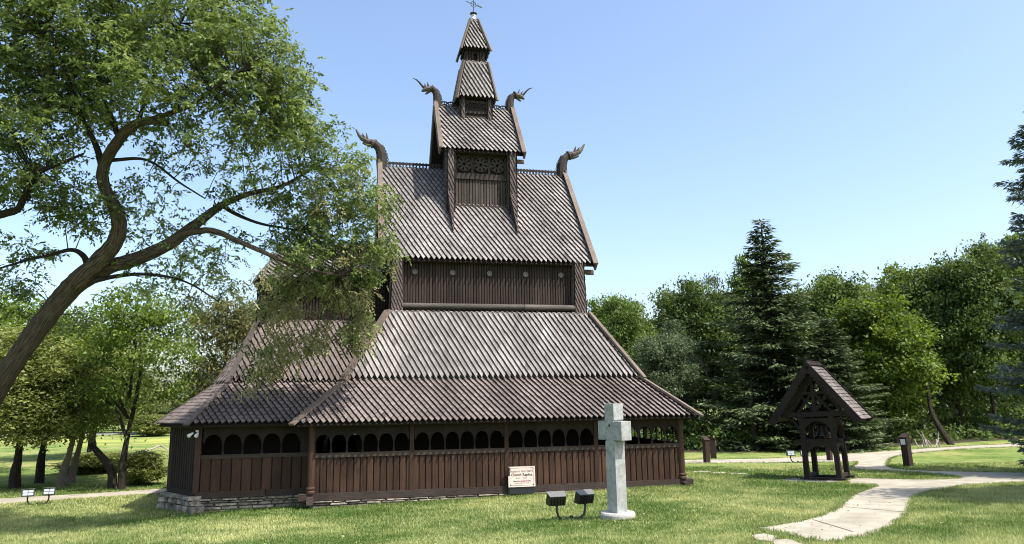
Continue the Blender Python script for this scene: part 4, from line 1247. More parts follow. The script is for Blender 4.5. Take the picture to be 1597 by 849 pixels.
    m.build('ridge_crest', MT['bell_wood'], ro)
    for sy in (-1, 1):
        m = MB(); m.bar((0, sy * (yl + .03), za - .05), (0, sy * (yl + .10), za + .38), .09, .07, (1, 0, 0), 1., .03, .03)
        m.bar((-.10, sy * (yl + .05), za + .2), (.10, sy * (yl + .05), za + .2), .05, .05, (0, 1, 0)); m.build('finial', MT['bell_wood'], ro)
    root.location = (12.2, .2, .02); root.scale = (.94, .94, .95) 
    root.rotation_euler = (0, R(-2.2), R(-50)); 
    b = thing('bell', (0, 0, 0), 'small dark bronze bell hanging inside the timber bell tower', 'bell')
    m = MB(); m.lathe((0, 0, 0), [(.27, 0), (.26, .05), (.20, .16), (.165, .30), (.15, .40), (.10, .46), (.04, .48)], 24, 1.); bb = m.build('bell_body', MT['bronze'], b, smooth=True)
    m = MB(); m.bar((-.5, 0, .53), (.5, 0, .53), .13, .12, (0, 0, 1), 1.); m.build('headstock', MT['bell_wood'], b)
    b.location = (12.15, .2, 1.58); b.rotation_euler = (0, 0, R(-50))
bell_tower()
pl_ = [(x, y) for x, y in [(10.15, .5), (11.3, -1.15), (13.4, -.4), (12.6, 1.35)]]
if sum(a[0] * b[1] - a[1] * b[0] for a, b in zip(pl_, pl_[1:] + pl_[:1])) < 0: pl_ = pl_[::-1]
ground_patch('slab', [pl_], MT['slab'], .008)
pv = []
for (u0, v0, w) in ((1082, 735.5, 26), (1112, 737, 22), (1140, 738.5, 24)):
    q = [gpt(p) for p in ((u0, v0 + 1.6), (u0 + w, v0 + 2), (u0 + w, v0 + .1), (u0, v0 - .2))]; pv.append(q)
pv = [q if sum(a[0] * b[1] - a[1] * b[0] for a, b in zip(q, q[1:] + q[:1])) > 0 else q[::-1] for q in pv]
ground_patch('stepping_path', pv, MT['path'], .012, st=.3)

# ------------------------------------------------------------------ trees
def catmull(P, n=6):
    P = np.asarray(P, float); Q = np.vstack([2 * P[0] - P[1], P, 2 * P[-1] - P[-2]]); out = []
    for i in range(1, len(Q) - 2):
        for t in np.arange(n) / n:
            out.append(.5 * ((2 * Q[i]) + (-Q[i - 1] + Q[i + 1]) * t + (2 * Q[i - 1] - 5 * Q[i] + 4 * Q[i + 1] - Q[i + 2]) * t * t + (-Q[i - 1] + 3 * Q[i] - 3 * Q[i + 1] + Q[i + 2]) * t ** 3))
    out.append(P[-1]); return np.array(out)

def unit(a): return a / (np.linalg.norm(a, axis=-1, keepdims=True) + 1e-9)

def leaves(C0, axis, L, W, r=rng, flat=.5):
    """rhombic leaves at C0 along axis; returns (n*4,3)"""
    n = len(C0)
    up = np.tile([0, 0, 1.], (n, 1)) + r.normal(0, flat, (n, 3))
    b = unit(np.cross(axis, up)); 
    L = np.asarray(L).reshape(-1, 1) * np.ones((n, 1)); W = np.asarray(W).reshape(-1, 1) * np.ones((n, 1))
    nn = np.cross(b, axis)
    V = np.stack([C0, C0 + axis * L * .45 + b * W / 2 + nn * L * .06, C0 + axis * L, C0 + axis * L * .45 - b * W / 2 + nn * L * .06], 1)
    return V.reshape(-1, 3)

def blob_clumps(blobs, per_area, r, shell=.45, wob=.12):
    """clump centres spread through ellipsoids, denser near the outside"""
    out = []; nrm = []
    for (c, rad) in blobs:
        c = np.array(c, float); rad = np.array(rad, float)
        n = max(3, int(per_area * (rad[0] * rad[1] + rad[1] * rad[2] + rad[0] * rad[2]) * 1.4))
        d = unit(r.normal(0, 1, (n, 3)))
        q = (shell + (1 - shell) * r.random(n) ** .6) + r.normal(0, wob, n)
        out.append(c + d * rad * q[:, None]); nrm.append(unit(d / rad))
    return np.vstack(out), np.vstack(nrm)

def crown(blobs, r, per_area=1.5, per=60, sig=.35, L=.26, W=.15, droop=.25, shell=.45, gap=0.0, tv=.22):
    cc, cn = blob_clumps(blobs, per_area, r, shell)
    n = len(cc)
    if gap > 0: k = r.random(n) > gap; cc = cc[k]; cn = cn[k]; n = len(cc)
    ct = r.normal(.5, tv, n)
    sz = sig * r.uniform(.6, 1.5, n)
    idx = np.repeat(np.arange(n), per)
    off = r.normal(0, 1, (len(idx), 3)) * np.array([1, 1, .55])
    C0 = cc[idx] + off * sz[idx][:, None]
    ax = unit(cn[idx] * .6 + r.normal(0, .7, (len(idx), 3)) + np.array([0, 0, -droop]))
    V = leaves(C0, ax, L * r.uniform(.6, 1.3, len(idx)), W * r.uniform(.6, 1.3, len(idx)), r)
    tone = np.clip(ct[idx] + r.normal(0, .16, len(idx)), 0, 1)
    return V, tone, cc

def tree_blobs(r, H, rad, low, n):
    """irregular broadleaf crown of height H, radius rad, starting at height low"""
    B = [((0, 0, (low + H) / 2), (rad * .62, rad * .62, (H - low) * .42))]
    for i in range(n):
        t = r.random() ** .8; z = low + (H - low) * (.12 + .80 * t)
        prof = math.sin(math.pi * min(1, .18 + .78 * t)) ** .6
        a = r.random() * 6.283; q = rad * prof * r.uniform(.45, .78)
        s = rad * r.uniform(.26, .44)
        B.append(((q * math.cos(a), q * math.sin(a), min(z, H - s * .7)), (s, s, s * r.uniform(.65, .95))))
    B.append(((r.uniform(-.3, .3) * rad, r.uniform(-.3, .3) * rad, H - rad * .2), (rad * .25, rad * .25, rad * .25)))
    return B

def trunk_mesh(r, H, rad, low, r0, lean=0., forks=5):
    m = MB()
    x1 = lean
    P = [(0, 0, -.2), (x1 * .2 + r.normal(0, .05), r.normal(0, .05), low * .5), (x1 * .6, r.normal(0, .1), low), (x1 + r.normal(0, .2), r.normal(0, .2), H * .6), (x1 + r.normal(0, .3), r.normal(0, .3), H * .9)]
    m.tube(catmull(P, 5), np.interp(np.linspace(0, 1, 21), [0, .05, .3, .6, 1], [r0 * 1.35, r0, r0 * .8, r0 * .5, r0 * .08]), 9, 1., jitter=.06)
    for i in range(forks):
        z = low + (H - low) * r.uniform(.0, .5); a = r.random() * 6.28
        b = np.array([x1 * .7, 0, z]); e = b + np.array([math.cos(a) * rad * .75, math.sin(a) * rad * .75, (H - low) * r.uniform(.12, .35)])
        m.tube(catmull([b, (b + e) / 2 + r.normal(0, .15, 3) + (0, 0, .15), e], 4), np.linspace(r0 * .45, r0 * .08, 9), 6, 1.)
    return m

PROTO = {}
def broadleaf(kind, seed, H=10., rad=3.3, low=1.2, leafm='leaf_forest', barkm='bark_dark', r0=.2, **kw):
    r = np.random.default_rng(seed)
    root = thing('broadleaf_tree', (0, 0, 0))
    tm = trunk_mesh(r, H, rad, max(low, 1.), r0, kw.pop('lean', 0.), kw.pop('forks', 5)); tm.build('trunk', MT[barkm], root, origin=(0, 0, 0))
    V, tone, _ = crown(tree_blobs(r, H, rad, low, kw.pop('nb', 26)), r, **kw)
    fast_mesh('crown', V, 4, tone, MT[leafm], root)
    PROTO[kind] = [root, False]
    return root

def place(kind, u, vtop, depth, width=None, label=None, cat='tree', group=None, xy=None, H0=10., rad0=3.3, rz=None, name=None, vbase=None):
    root, used = PROTO[kind]
    o = root if not used else copy_thing(root)
    PROTO[kind][1] = True
    p = at(u, 622, depth) if xy is None else np.array([*xy, 0])
    zg = float(gz(p[0], p[1]))
    top = at(u, vtop, depth)[2] if vtop is not None else zg + H0
    k = (top - zg) / H0
    kw = k if width is None else (width * depth / CF / 2) / rad0
    o.location = (p[0], p[1], zg); o.scale = (kw, kw, k)
    o.rotation_euler = (0, 0, random.uniform(0, 6.28) if rz is None else rz)
    tag(o, label, cat, group)
    return o

# prototypes of the wood on the right
broadleaf('dark_a', 21, leafm='leaf_forest', per_area=2.3, per=100, sig=.34, L=.22, W=.135)
broadleaf('dark_b', 22, leafm='leaf_forest', per_area=2.3, per=100, sig=.34, L=.22, W=.135, nb=32)
broadleaf('sage_a', 23, leafm='leaf_sage', per_area=2.3, per=100, sig=.32, L=.20, W=.11, nb=30, low=.5)
broadleaf('bright_a', 24, leafm='leaf_bright', per_area=2.1, per=85, sig=.33, L=.25, W=.16, low=.6, nb=34)
broadleaf('bright_b', 25, leafm='leaf_bright', per_area=2.1, per=85, sig=.33, L=.25, W=.16, low=1.5)
G = 'trees of the wood beyond the path'
for kind, u, v, dep, w, lab in (
    ('bright_b', 935, 468, 56, 90, 'pale green tree showing just above the right end of the church roof'),
    ('dark_a', 985, 460, 50, 120, 'dark green leafy tree next to the right eave of the church'),
    ('sage_a', 1040, 500, 46, 120, 'greyish green bushy tree at the edge of the wood right of the church'),
    ('dark_b', 1085, 437, 52, 150, 'tall dark broadleaf tree between the church and the big spruce'),
    ('sage_a', 1140, 430, 54, 120, 'greyish green tree crowding the left side of the tall pointed spruce'),
    ('bright_b', 1178, 395, 58, 90, 'light green tree top peeking out left of the pointed spruce tip'),
    ('dark_b', 1310, 424, 58, 150, 'round topped dark green tree behind the spruces'),
    ('bright_a', 1385, 440, 47, 165, 'bright sunlit yellow green tree behind the roof of the bell tower'),
    ('bright_b', 1425, 412, 56, 130, 'light green tree rising behind the bright sunlit one'),
    ('dark_a', 1490, 405, 52, 150, 'dark shaded tree right of the bright sunlit one'),
    ('dark_b', 1548, 380, 50, 150, 'tall deep green tree at the right end of the wood'),
    ('dark_a', 1610, 365, 52, 150, 'dark green tree behind the blue spruce at the edge of the photo')):
    place(kind, u, v, dep, w, lab, 'tree', G)
rr = random.Random(5)
for i in range(26):     # the rows behind, which only fill the gaps
    u = 930 + i * 29 + rr.uniform(-12, 12); dep = rr.uniform(60, 72)
    vt = np.interp(u, [930, 1100, 1300, 1450, 1600, 1700], [492, 462, 446, 430, 398, 385]) + rr.uniform(-4, 22)
    place(rr.choice(['dark_a', 'dark_b', 'dark_a', 'sage_a']), u, vt, dep, rr.uniform(110, 150), 'dark green broadleaf tree in the crowded back rows of the wood', 'tree', G)

def spruce(kind, seed, H=14., rad=3.3, leafm='needle', nwh=33, dense=1.0, L=.3, W=.1, low=.6, pw=.85):
    r = np.random.default_rng(seed)
    root = thing('spruce_tree', (0, 0, 0))
    m = MB(); m.tube([(0, 0, -.2), (0, 0, H * .4), (0, 0, H)], [.24, .16, .02], 9, 1.)
    C0 = []; AX = []; TN = []
    for i in range(nwh):
        t = min(max((i + r.uniform(-.3, .3)) / nwh, 0), .99); z = low + (H - low) * t ** .92
        R0 = rad * (1 - t) ** pw * r.uniform(.8, 1.15) + .12
        nb = int(9 + 5 * (1 - t))
        for j in range(nb):
            a = 6.283 * (j + r.random()) / nb; z = low + (H - low) * t ** .92 + r.normal(0, .2); rl = R0 * r.uniform(.5, 1.2)
            d = np.array([math.cos(a), math.sin(a), 0]); sd = np.array([-d[1], d[0], 0])
            up0 = .25 * t - .05
            k = max(6, int(rl * 46 * dense))
            s = r.random(k) ** .75
            droop = -.38 * (1 - t) * s + .30 * s ** 3 * (1 - t) + up0 * s
            wsp = (.10 + .34 * rl * (1 - s) ** .8 * .6 + .06)
            lat = r.normal(0, 1, k) * wsp * .55
            p = np.array([0, 0, z]) + d * (rl * s)[:, None] + sd * lat[:, None] + np.array([0, 0, 1.]) * (droop * rl * .75 - np.abs(lat) * .28 + r.normal(0, .035, k) - .06 * r.random(k))[:, None]
            ax = unit(d * .8 + sd * (np.sign(lat) * r.uniform(.1, .9, k))[:, None] + np.array([0, 0, 1.]) * r.normal(-.18, .3, k)[:, None])
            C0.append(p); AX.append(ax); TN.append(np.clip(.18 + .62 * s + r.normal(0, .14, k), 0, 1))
            if rl > .5: m.tube([(0, 0, z), np.array([0, 0, z - .05 * rl]) + d * rl * .5, np.array([0, 0, z]) + d * rl * .85 + (0, 0, (-.38 * (1 - t) * .85 + .18 * (1 - t) + up0 * .85) * rl * .75)], [.028, .02, .006], 4, .8, caps=False)
    C0 = np.vstack(C0); AX = np.vstack(AX); TN = np.concatenate(TN)
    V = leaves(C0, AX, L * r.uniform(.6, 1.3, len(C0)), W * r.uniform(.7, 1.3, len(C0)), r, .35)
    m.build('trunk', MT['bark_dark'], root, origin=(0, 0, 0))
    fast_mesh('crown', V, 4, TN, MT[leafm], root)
    PROTO[kind] = [root, False]
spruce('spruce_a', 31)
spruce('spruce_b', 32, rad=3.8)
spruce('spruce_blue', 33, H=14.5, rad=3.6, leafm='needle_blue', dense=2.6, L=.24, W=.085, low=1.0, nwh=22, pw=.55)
GS = 'spruces on the lawn'
place('spruce_a', 1208, 331, 44, 240, 'tall dark spruce with a pointed tip rising above the wood', 'spruce', GS, H0=14.)
place('spruce_b', 1300, 492, 42, 185, 'broader lower spruce behind the bell tower roof beside the pointed one', 'spruce', GS, H0=14., rad0=3.8)
place('spruce_a', 1566, 352, 60, 60, 'thin spruce tip poking up among the trees at the right end of the wood', 'spruce', GS, H0=14.)
place('spruce_blue', 1692, 128, 26.5, 258, 'blue grey spruce cut off by the right edge of the photo', 'spruce', GS, H0=14.5, rad0=3.6)
o = place('dark_a', 0, None, 1, None, 'leafy tree standing outside the photo whose shadow darkens the lawn at the right', 'tree', G, xy=(16.2, -10.9))
o.scale = (1.15, 1.15, 1.0)

# pale leaning stems and dead branches at the foot of the wood
def stem(name, pts, rads, mat, lab, cat='tree trunk', parent=None):
    m = MB(); P = catmull(pts, 5); m.tube(P, np.interp(np.linspace(0, 1, len(P)), np.linspace(0, 1, len(rads)), rads), 8, 1., jitter=.05)
    return tag(m.build(name, MT[mat]), lab, cat)
def gbase(u, depth):
    p = at(u, 622, depth); p[2] = float(gz(p[0], p[1])); return p
stem('tree_stem', [gbase(1178, 43) - (0, 0, .1), at(1176, 680, 43), at(1172, 640, 43), at(1169, 600, 43.5)], [.24, .19, .16, .12], 'bark_pale', 'pale grey trunk standing at the foot of the spruces near the bell tower')
stem('tree_stem', [gbase(1128, 45) - (0, 0, .1), at(1132, 680, 45), at(1138, 650, 45), at(1140, 615, 45.5)], [.10, .09, .07, .04], 'bark_pale', 'thin pale stem leaning at the edge of the wood behind the slim marker post')
stem('tree_stem', [gbase(1476, 44) - (0, 0, .1), at(1466, 668, 44), at(1452, 640, 44.5), at(1446, 600, 45)], [.2, .17, .13, .08], 'bark_dark', 'leaning dark trunk in the dark gap right of the bright tree')
br = thing('dead_branches', gbase(1438, 42), 'tangle of bleached dead branches on the ground at the edge of the wood', 'branches')
m = MB()
for i in range(9):
    b = gbase(1425 + 4 * i, 42 + .15 * (i % 3)); e = at(1424 + 5 * i + rr.uniform(-8, 8), 700 - rr.uniform(8, 32), 42)
    m.tube(catmull([b, (b + e) / 2 + np.array([rr.uniform(-.2, .2), 0, rr.uniform(-.05, .2)]), e], 4), np.linspace(.04, .01, 9), 5, 1.)
m.build('branch', MT['deadwood'], br)

# undergrowth along the foot of the wood
r = np.random.default_rng(77)
blobs = []
for i in range(230):
    u = r.uniform(930, 1720); edge_ = np.interp(u, [930, 1120, 1340, 1520, 1720], [44, 41.5, 43.5, 47.5, 54]); dep = edge_ + 16 * r.random() ** 1.5
    p = gbase(u, dep); s = r.uniform(.35, .9) * (1 + (dep - edge_) / 7)
    blobs.append(((p[0], p[1], p[2] + s * .5), (s * 1.2, s * 1.2, s)))
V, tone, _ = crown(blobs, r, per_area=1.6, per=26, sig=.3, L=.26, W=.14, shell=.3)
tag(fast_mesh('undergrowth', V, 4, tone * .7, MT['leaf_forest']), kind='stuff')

# ---- trees on the left, behind the footpath
broadleaf('lime_a', 41, leafm='leaf_lime', barkm='bark_dark', per_area=1.9, per=60, sig=.36, L=.20, W=.11, low=2.0, H=10, rad=3.6, r0=.24, nb=26)
broadleaf('lime_b', 42, leafm='leaf_lime', barkm='bark_pale', per_area=1.9, per=60, sig=.36, L=.20, W=.11, low=2.3, H=10, rad=3.4, r0=.22, lean=.5, nb=24)
broadleaf('mid_a', 43, leafm='leaf_bright', barkm='bark_dark', per_area=1.7, per=60, sig=.36, L=.2, W=.11, low=2.4, H=10, rad=3.0, r0=.2, nb=24)
broadleaf('olive_a', 44, leafm='leaf_olive', barkm='bark_dark', per_area=2.2, per=60, sig=.3, L=.2, W=.09, low=.8, H=10, rad=2.4, r0=.2, nb=34)
broadleaf('shrub_a', 45, leafm='leaf_lime', barkm='bark_dark', per_area=2.2, per=45, sig=.6, L=.7, W=.36, low=.4, H=10, rad=4.5, r0=.3, nb=20)
GL = 'trees beyond the footpath at the left'
for kind, u, v, dep, w, lab, rz in (
    ('lime_a', 38, 505, 31, 260, 'yellow green tree with a dark trunk behind the twin floodlight', 0.),
    ('mid_a', 74, 470, 33, 200, 'darker green tree whose trunk stands right of the twin floodlight', 1.),
    ('lime_b', 106, 520, 31.5, 200, 'yellow green tree on a pale sunlit trunk leaning to the right', .2),
    ('lime_b', 122, 500, 33, 180, 'yellow green tree on a slimmer leaning trunk close beside the pale one', .4),
    ('mid_a', 201, 440, 30, 190, 'tall tree with a straight grey trunk nearest the left end of the church', 2.),
    ('mid_a', -60, 430, 36, 260, 'green tree cut off by the left edge of the photo', 3.),
    ('olive_a', 340, 425, 37, 150, 'olive tinged dense tree behind the left roof of the church', 0.),
    ('olive_a', 405, 440, 42, 150, 'second olive tree mostly hidden by the left roof of the church', 2.),
    ('lime_a', 150, 520, 48, 220, 'yellow green tree farther back between the trunks at the left', 2.)):
    place(kind, u, v, dep, w, lab, 'tree', GL, rad0={'lime_a': 3.6, 'lime_b': 3.4, 'mid_a': 3.0, 'olive_a': 2.4}[kind], rz=rz)
stem('leaning_trunk', [gbase(186, 30.5) - (0, 0, .1), at(174, 735, 30.5), at(158, 712, 30.6), at(142, 694, 31)], [.19, .17, .15, .13], 'bark_dark', 'bare dark trunk leaning left between the pale trunk and the straight one')
GB = 'shrubs beyond the footpath at the left'
for u, v, dep, w, lab in ((226, 706, 31.5, 62, 'small bright shrub beside the straight trunk near the church'), (165, 706, 38, 100, 'green shrub behind the leaning bare trunk'),                           (238, 648, 78, 60, 'dark green bush by the far road left of the church')):
    place('shrub_a', u, v, dep, w, lab, 'shrub', GB, rad0=4.5)
GF = 'far trees beyond the road at the left'
for i in range(16):
    u = -80 + i * 30 + rr.uniform(-8, 8)
    place(rr.choice(['dark_a', 'dark_b', 'sage_a']), u, 640 - rr.uniform(12, 34) if 215 < u < 300 else 600 - rr.uniform(0, 50), rr.uniform(84, 100), rr.uniform(70, 100), 'green tree in the far row beyond the road at the left', 'tree', GF)
fb = stem('fallen_branch', [on_ground(216, 708) + (0, 0, .1), on_ground(236, 706) + (0, 0, .25), on_ground(250, 703) + (0, 0, .35), on_ground(262, 706) + (0, 0, .15)], [.05, .07, .07, .04], 'deadwood', 'long pale fallen branch lying in the meadow left of the church', 'branch')

# far building
bc = at(262, 622, 150); bz = -.3
bd = thing('apartment_building', (bc[0], bc[1], bz), 'distant beige block of flats glimpsed between the trees left of the church', 'building')
m = MB(); m.box((bc[0] - 12, bc[1], bz), (bc[0] + 10, bc[1] + 14, bz + 7.5), 1.); MT['render'] = noisy('beige_render', (.5, .43, .34), (.6, .52, .42), .6, .9, .02)
m.build('wall', MT['render'], bd)
m = MB(); m.box((bc[0] - 12.4, bc[1] - .4, bz + 7.5), (bc[0] + 10.4, bc[1] + 14.4, bz + 8.0), 1.); m.build('roof', MT['road'], bd)
MT['pane'] = plain('window_glass', (.05, .06, .07), .1)
for i in range(8):
    for k in range(2):
        m = MB(); x = bc[0] - 10.8 + i * 2.7; z = bz + 1.2 + k * 3.2
        m.box((x, bc[1] - .05, z), (x + 1.4, bc[1] - .003, z + 1.6), 1.); w_ = m.build('window', MT['white'], bd)
        m = MB(); m.box((x + .1, bc[1] - .07, z + .1), (x + 1.3, bc[1] - .052, z + 1.5), 1.); m.build('pane', MT['pane'], w_)

# ------------------------------------------------------------------ the big tree on the left
D0 = 16.0
big = thing('old_tree', on_ground(-75, 880) * np.array([1, 1, 0]), 'big old tree with a leaning furrowed trunk spreading its leafy limbs over the left half', 'tree')
tp = at(-95, 930, 16.2); tp[2] = float(gz(tp[0], tp[1])) - .2
tp = at(-95, 930, 16.2 * 1.24); tp[2] = float(gz(tp[0], tp[1])) - .2
big.location = (tp[0], tp[1], tp[2] + .2); WL[big.name] = np.array(big.location)
BR = []   # branch skeletons: (points, radii)
def deep(u, d):
    return d * 1.24 + max(0, u - 380) / 200 * 1.6

def limb(px, name='limb', mat='bark', dens=5):
    px = [(a, b, deep(a, c), w) for a, b, c, w in px]
    P = catmull([at(a, b, c) for a, b, c, _ in px], dens)
    w = np.interp(np.linspace(0, 1, len(P)), np.linspace(0, 1, len(px)), [q[3] * q[2] / CF / 2 * .80 for q in px])
    m = MB(); m.tube(P, w, 16, 1., jitter=.07); m.build(name, MT[mat], big, smooth=True)
    BR.append(P)
limb([(-112, 1010, 16.2, 90), (-95, 900, 16.2, 72), (-72, 790, 16.2, 50), (-38, 672, 16.1, 41), (2, 597, 16.0, 37), (48, 528, 16, 38), (95, 467, 16, 39), (130, 430, 16, 38)], 'trunk', dens=8)
limb([(118, 444, 16, 40), (150, 412, 15.9, 34), (178, 380, 15.8, 30), (186, 350, 15.7, 27), (178, 322, 15.6, 25), (164, 295, 15.5, 22), (160, 268, 15.4, 22), (170, 242, 15.3, 21), (188, 215, 15.2, 20), (208, 196, 15.1, 18), (232, 189, 15, 15), (262, 193, 14.9, 11)])
limb([(208, 197, 15.1, 14), (246, 183, 15.0, 10), (290, 168, 14.8, 8), (330, 140, 14.6, 6), (380, 105, 14.5, 4)])
limb([(118, 442, 16, 40), (165, 418, 16.1, 30), (210, 405, 16.2, 26), (260, 383, 16.3, 24), (295, 358, 16.4, 20), (325, 335, 16.5, 17), (350, 318, 16.6, 13), (390, 302, 16.8, 10), (440, 290, 17, 7), (490, 262, 17.2, 4)])
limb([(285, 365, 16.35, 14), (330, 360, 16.2, 12), (375, 378, 16.1, 10), (430, 402, 16.1, 8), (470, 418, 16.2, 6), (530, 430, 16.4, 3)])
limb([(345, 320, 16.6, 9), (370, 335, 16.7, 7), (410, 350, 16.9, 5), (470, 360, 17.2, 3)], mat='bark_dark')
limb([(140, 430, 16, 16), (132, 402, 15.8, 11), (112, 390, 15.6, 8), (78, 398, 15.4, 6), (35, 408, 15.2, 5), (-20, 425, 15, 3)], mat='bark_dark')
limb([(100, 455, 16, 12), (165, 434, 15.9, 9), (230, 428, 15.8, 6), (290, 440, 15.7, 4), (340, 470, 15.7, 2.5)], mat='bark_dark')
limb([(-60, 720, 16.1, 40), (-85, 560, 15.6, 34), (-70, 420, 15.2, 26), (-30, 345, 15, 20), (5, 334, 14.9, 15), (28, 326, 14.9, 13), (42, 298, 14.9, 12), (60, 270, 14.8, 10), (95, 255, 14.7, 7), (130, 240, 14.6, 4)], mat='bark_dark')
limb([(160, 262, 15.4, 14), (150, 228, 15.2, 11), (126, 180, 15, 9), (105, 120, 14.8, 7), (80, 50, 14.6, 5), (60, -30, 14.5, 3)], mat='bark_dark')
limb([(186, 215, 15.2, 11), (172, 180, 15.3, 9), (158, 140, 15.4, 7), (150, 80, 15.6, 5), (170, 20, 15.8, 3)], mat='bark_dark')
limb([(215, 192, 15.1, 8), (240, 120, 15.3, 6), (270, 60, 15.5, 5), (300, 0, 15.7, 3)], mat='bark_dark')
limb([(172, 250, 15.4, 8), (230, 250, 15.6, 5), (280, 285, 15.9, 4), (320, 310, 16.1, 2.5)], mat='bark_dark')

# leaf masses: (u, v, depth, radius in px across, down, density, yellowing)
MASS = [(60, 40, 15, 130, 90, 1.1, 0), (190, 40, 15.5, 110, 75, 1.1, 0), (40, 150, 15.2, 120, 80, 1., 0), (150, 150, 16, 100, 80, .95, 0), (300, 70, 15.5, 110, 75, 1.1, 0),
        (390, 90, 15.2, 85, 75, 1.15, 0), (440, 140, 15.6, 60, 60, 1.1, 0), (370, 180, 15.2, 110, 70, .95, 0), (450, 215, 16, 75, 55, .8, 0), (510, 235, 16.4, 60, 50, .7, 0),
        (290, 215, 16, 70, 50, .5, 0), (60, 225, 15.4, 110, 50, .8, 0), (110, 290, 15.6, 90, 55, .7, 0), (20, 290, 15, 60, 40, .6, 0), (130, 350, 15.6, 60, 40, .55, 0), (230, 300, 16, 60, 45, .5, 0),
        (350, 265, 16.4, 80, 45, .35, 0), (420, 300, 16.8, 70, 50, .45, 0), (260, 350, 16.4, 70, 30, .35, 0), (520, 300, 17, 70, 55, 1.25, .1), (570, 330, 17.2, 45, 55, 1., .05), (560, 390, 17, 55, 50, 1., .15),
        (490, 370, 17, 65, 55, 1.1, .3), (430, 380, 16.6, 60, 40, .55, .2), (590, 385, 17, 32, 35, 1., .1), (520, 440, 16.8, 62, 45, .85, .6), (450, 450, 16.6, 55, 45, .7, .65), (555, 480, 16.7, 40, 60, .5, .6),
        (430, 520, 16.6, 50, 50, .65, .9), (480, 540, 16.6, 55, 48, .55, .95), (400, 570, 16.6, 40, 35, .5, .9), (560, 525, 16.7, 25, 30, .35, .5), (340, 400, 16.4, 70, 35, .5, .05), (250, 430, 16, 70, 30, .4, 0),
        (320, 460, 16, 60, 30, .4, .3), (30, 390, 15.6, 60, 25, .25, 0), (10, 460, 16, 60, 50, .5, 0), (90, 500, 17, 60, 30, .25, 0), (-60, 60, 15.5, 120, 120, .9, 0), (-90, 250, 15.5, 110, 130, .8, 0),
        (230, -60, 15.8, 160, 90, .9, 0), (30, -80, 15.5, 170, 100, .8, 0), (370, 10, 15.7, 60, 55, .9, 0), (250, 130, 14.6, 80, 60, .7, 0), (-50, 400, 16, 70, 60, .6, 0), (180, 90, 14.4, 110, 70, .6, 0)]
r = np.random.default_rng(91)
SK = np.vstack(BR)
allV, allT, dryV, dryT = [], [], [], []
tw_m = MB()
for (u, v, dep, ru, rv, den, yel) in MASS:
    dep = deep(u, dep)
    if u >= 380 and v >= 430: dep = 23.2
    elif u >= 540 and v >= 370: dep = 22.6
    c = at(u, v, dep); sx = ru * dep / CF; sy = rv * dep / CF
    rad = np.array([sx, max(sx, sy) * .95, sy])
    if v >= 430 and u >= 380: den *= 1.1
    n = int(max(5, 18 * den * (sx * sy) / .9))
    d = unit(r.normal(0, 1, (n, 3))); q = r.random(n) ** .45
    cl = c + (RGT * d[:, :1] * sx + FWD * d[:, 1:2] * rad[1] + np.array([0, 0, 1.]) * d[:, 2:] * sy) * q[:, None]
    for p in cl:
        # a twig from the nearest limb, then sprigs of narrow leaflets
        k = np.argmin(((SK - p) ** 2).sum(1)); b = SK[k]
        dist = np.linalg.norm(p - b)
        if r.random() < .6 and dist < 3.2:
            tw_m.tube(catmull([b, (b + p) / 2 + r.normal(0, .06, 3) * dist + (0, 0, .08 * dist), p], 3), np.linspace(.016, .004, 7), 4, 1., caps=False)
        ns = int(r.integers(10, 17)); hang = .3 + .9 * yel
        so_ = p + r.normal(0, 1, (ns, 3)) * np.array([.22, .22, .15])
        sd = unit(r.normal(0, 1, (ns, 3)) * np.array([1, 1, .5]) + np.array([0, 0, -hang]))
        dry = r.random() < yel
        ct = r.normal(.5, .2)
        for s0, s1 in zip(so_, sd):
            m_ = int(r.integers(7, 12)); Ls = r.uniform(.22, .42)
            t = np.linspace(0.1, 1, m_)
            pos = s0 + s1 * (t * Ls)[:, None] + np.array([0, 0, -1.]) * (t ** 2 * .08)[:, None]
            lat = unit(np.cross(s1, r.normal(0, .4, 3) + np.array([0, 0, 1.])))
            sgn = np.where(np.arange(m_) % 2 == 0, 1, -1)[:, None]
            ax = unit(s1 * .55 + lat * sgn * .75 + r.normal(0, .28, (m_, 3)) + np.array([0, 0, -.28]))
            V = leaves(pos, ax, r.uniform(.09, .17, m_), r.uniform(.042, .075, m_), r, .6)
            T = np.clip(ct + r.normal(0, .16, m_), 0, 1)
            if dry: dryV.append(V); dryT.append(T)
            else: allV.append(V); allT.append(T)
tag(tw_m.build('twig', MT['bark_dark'], big), kind='stuff')
fast_mesh('crown', np.vstack(allV), 4, np.concatenate(allT), MT['leaf_big'], big, at(250, 150, 15.6))
fast_mesh('yellowing_leaves', np.vstack(dryV), 4, np.concatenate(dryT), MT['leaf_dry'], big, at(470, 500, 16.6))
print('big tree leaves', sum(len(a) for a in allT) + sum(len(a) for a in dryT))

# ------------------------------------------------------------------ grass blades of the mown lawn
r = np.random.default_rng(5)
N = 150000
dep = 9.5 + 24 * r.random(N) ** 1.35
uu = r.uniform(-80, 1680, N)
D = FWD[None] + RGT[None] * ((uu - 798.5) / CF)[:, None]
hx = CAM[0] + D[:, 0] * dep; hy = CAM[1] + D[:, 1] * dep
ok = np.ones(N, bool)
for pl in PATHS:
    P2 = [(float(p[0]), float(p[1])) for p in pl]
    if max(p[1] for p in P2) - min(p[1] for p in P2) > .1: ok &= ~pip(hx, hy, P2)
ok &= ~((np.abs(hx) < 6.42) & (hy > -.16) & (hy < 13)); ok &= ~((hx > -11.2) & (hx < -6) & (hy > HY0 - .12 + np.clip(-9.95 - hx, 0, 2) * 1.4))
ok &= (np.hypot(hx - .93, hy + 7.95) > .42)
hx, hy, dep = hx[ok], hy[ok], dep[ok]; n = len(hx)
KB = 5
ix = np.repeat(np.arange(n), KB)
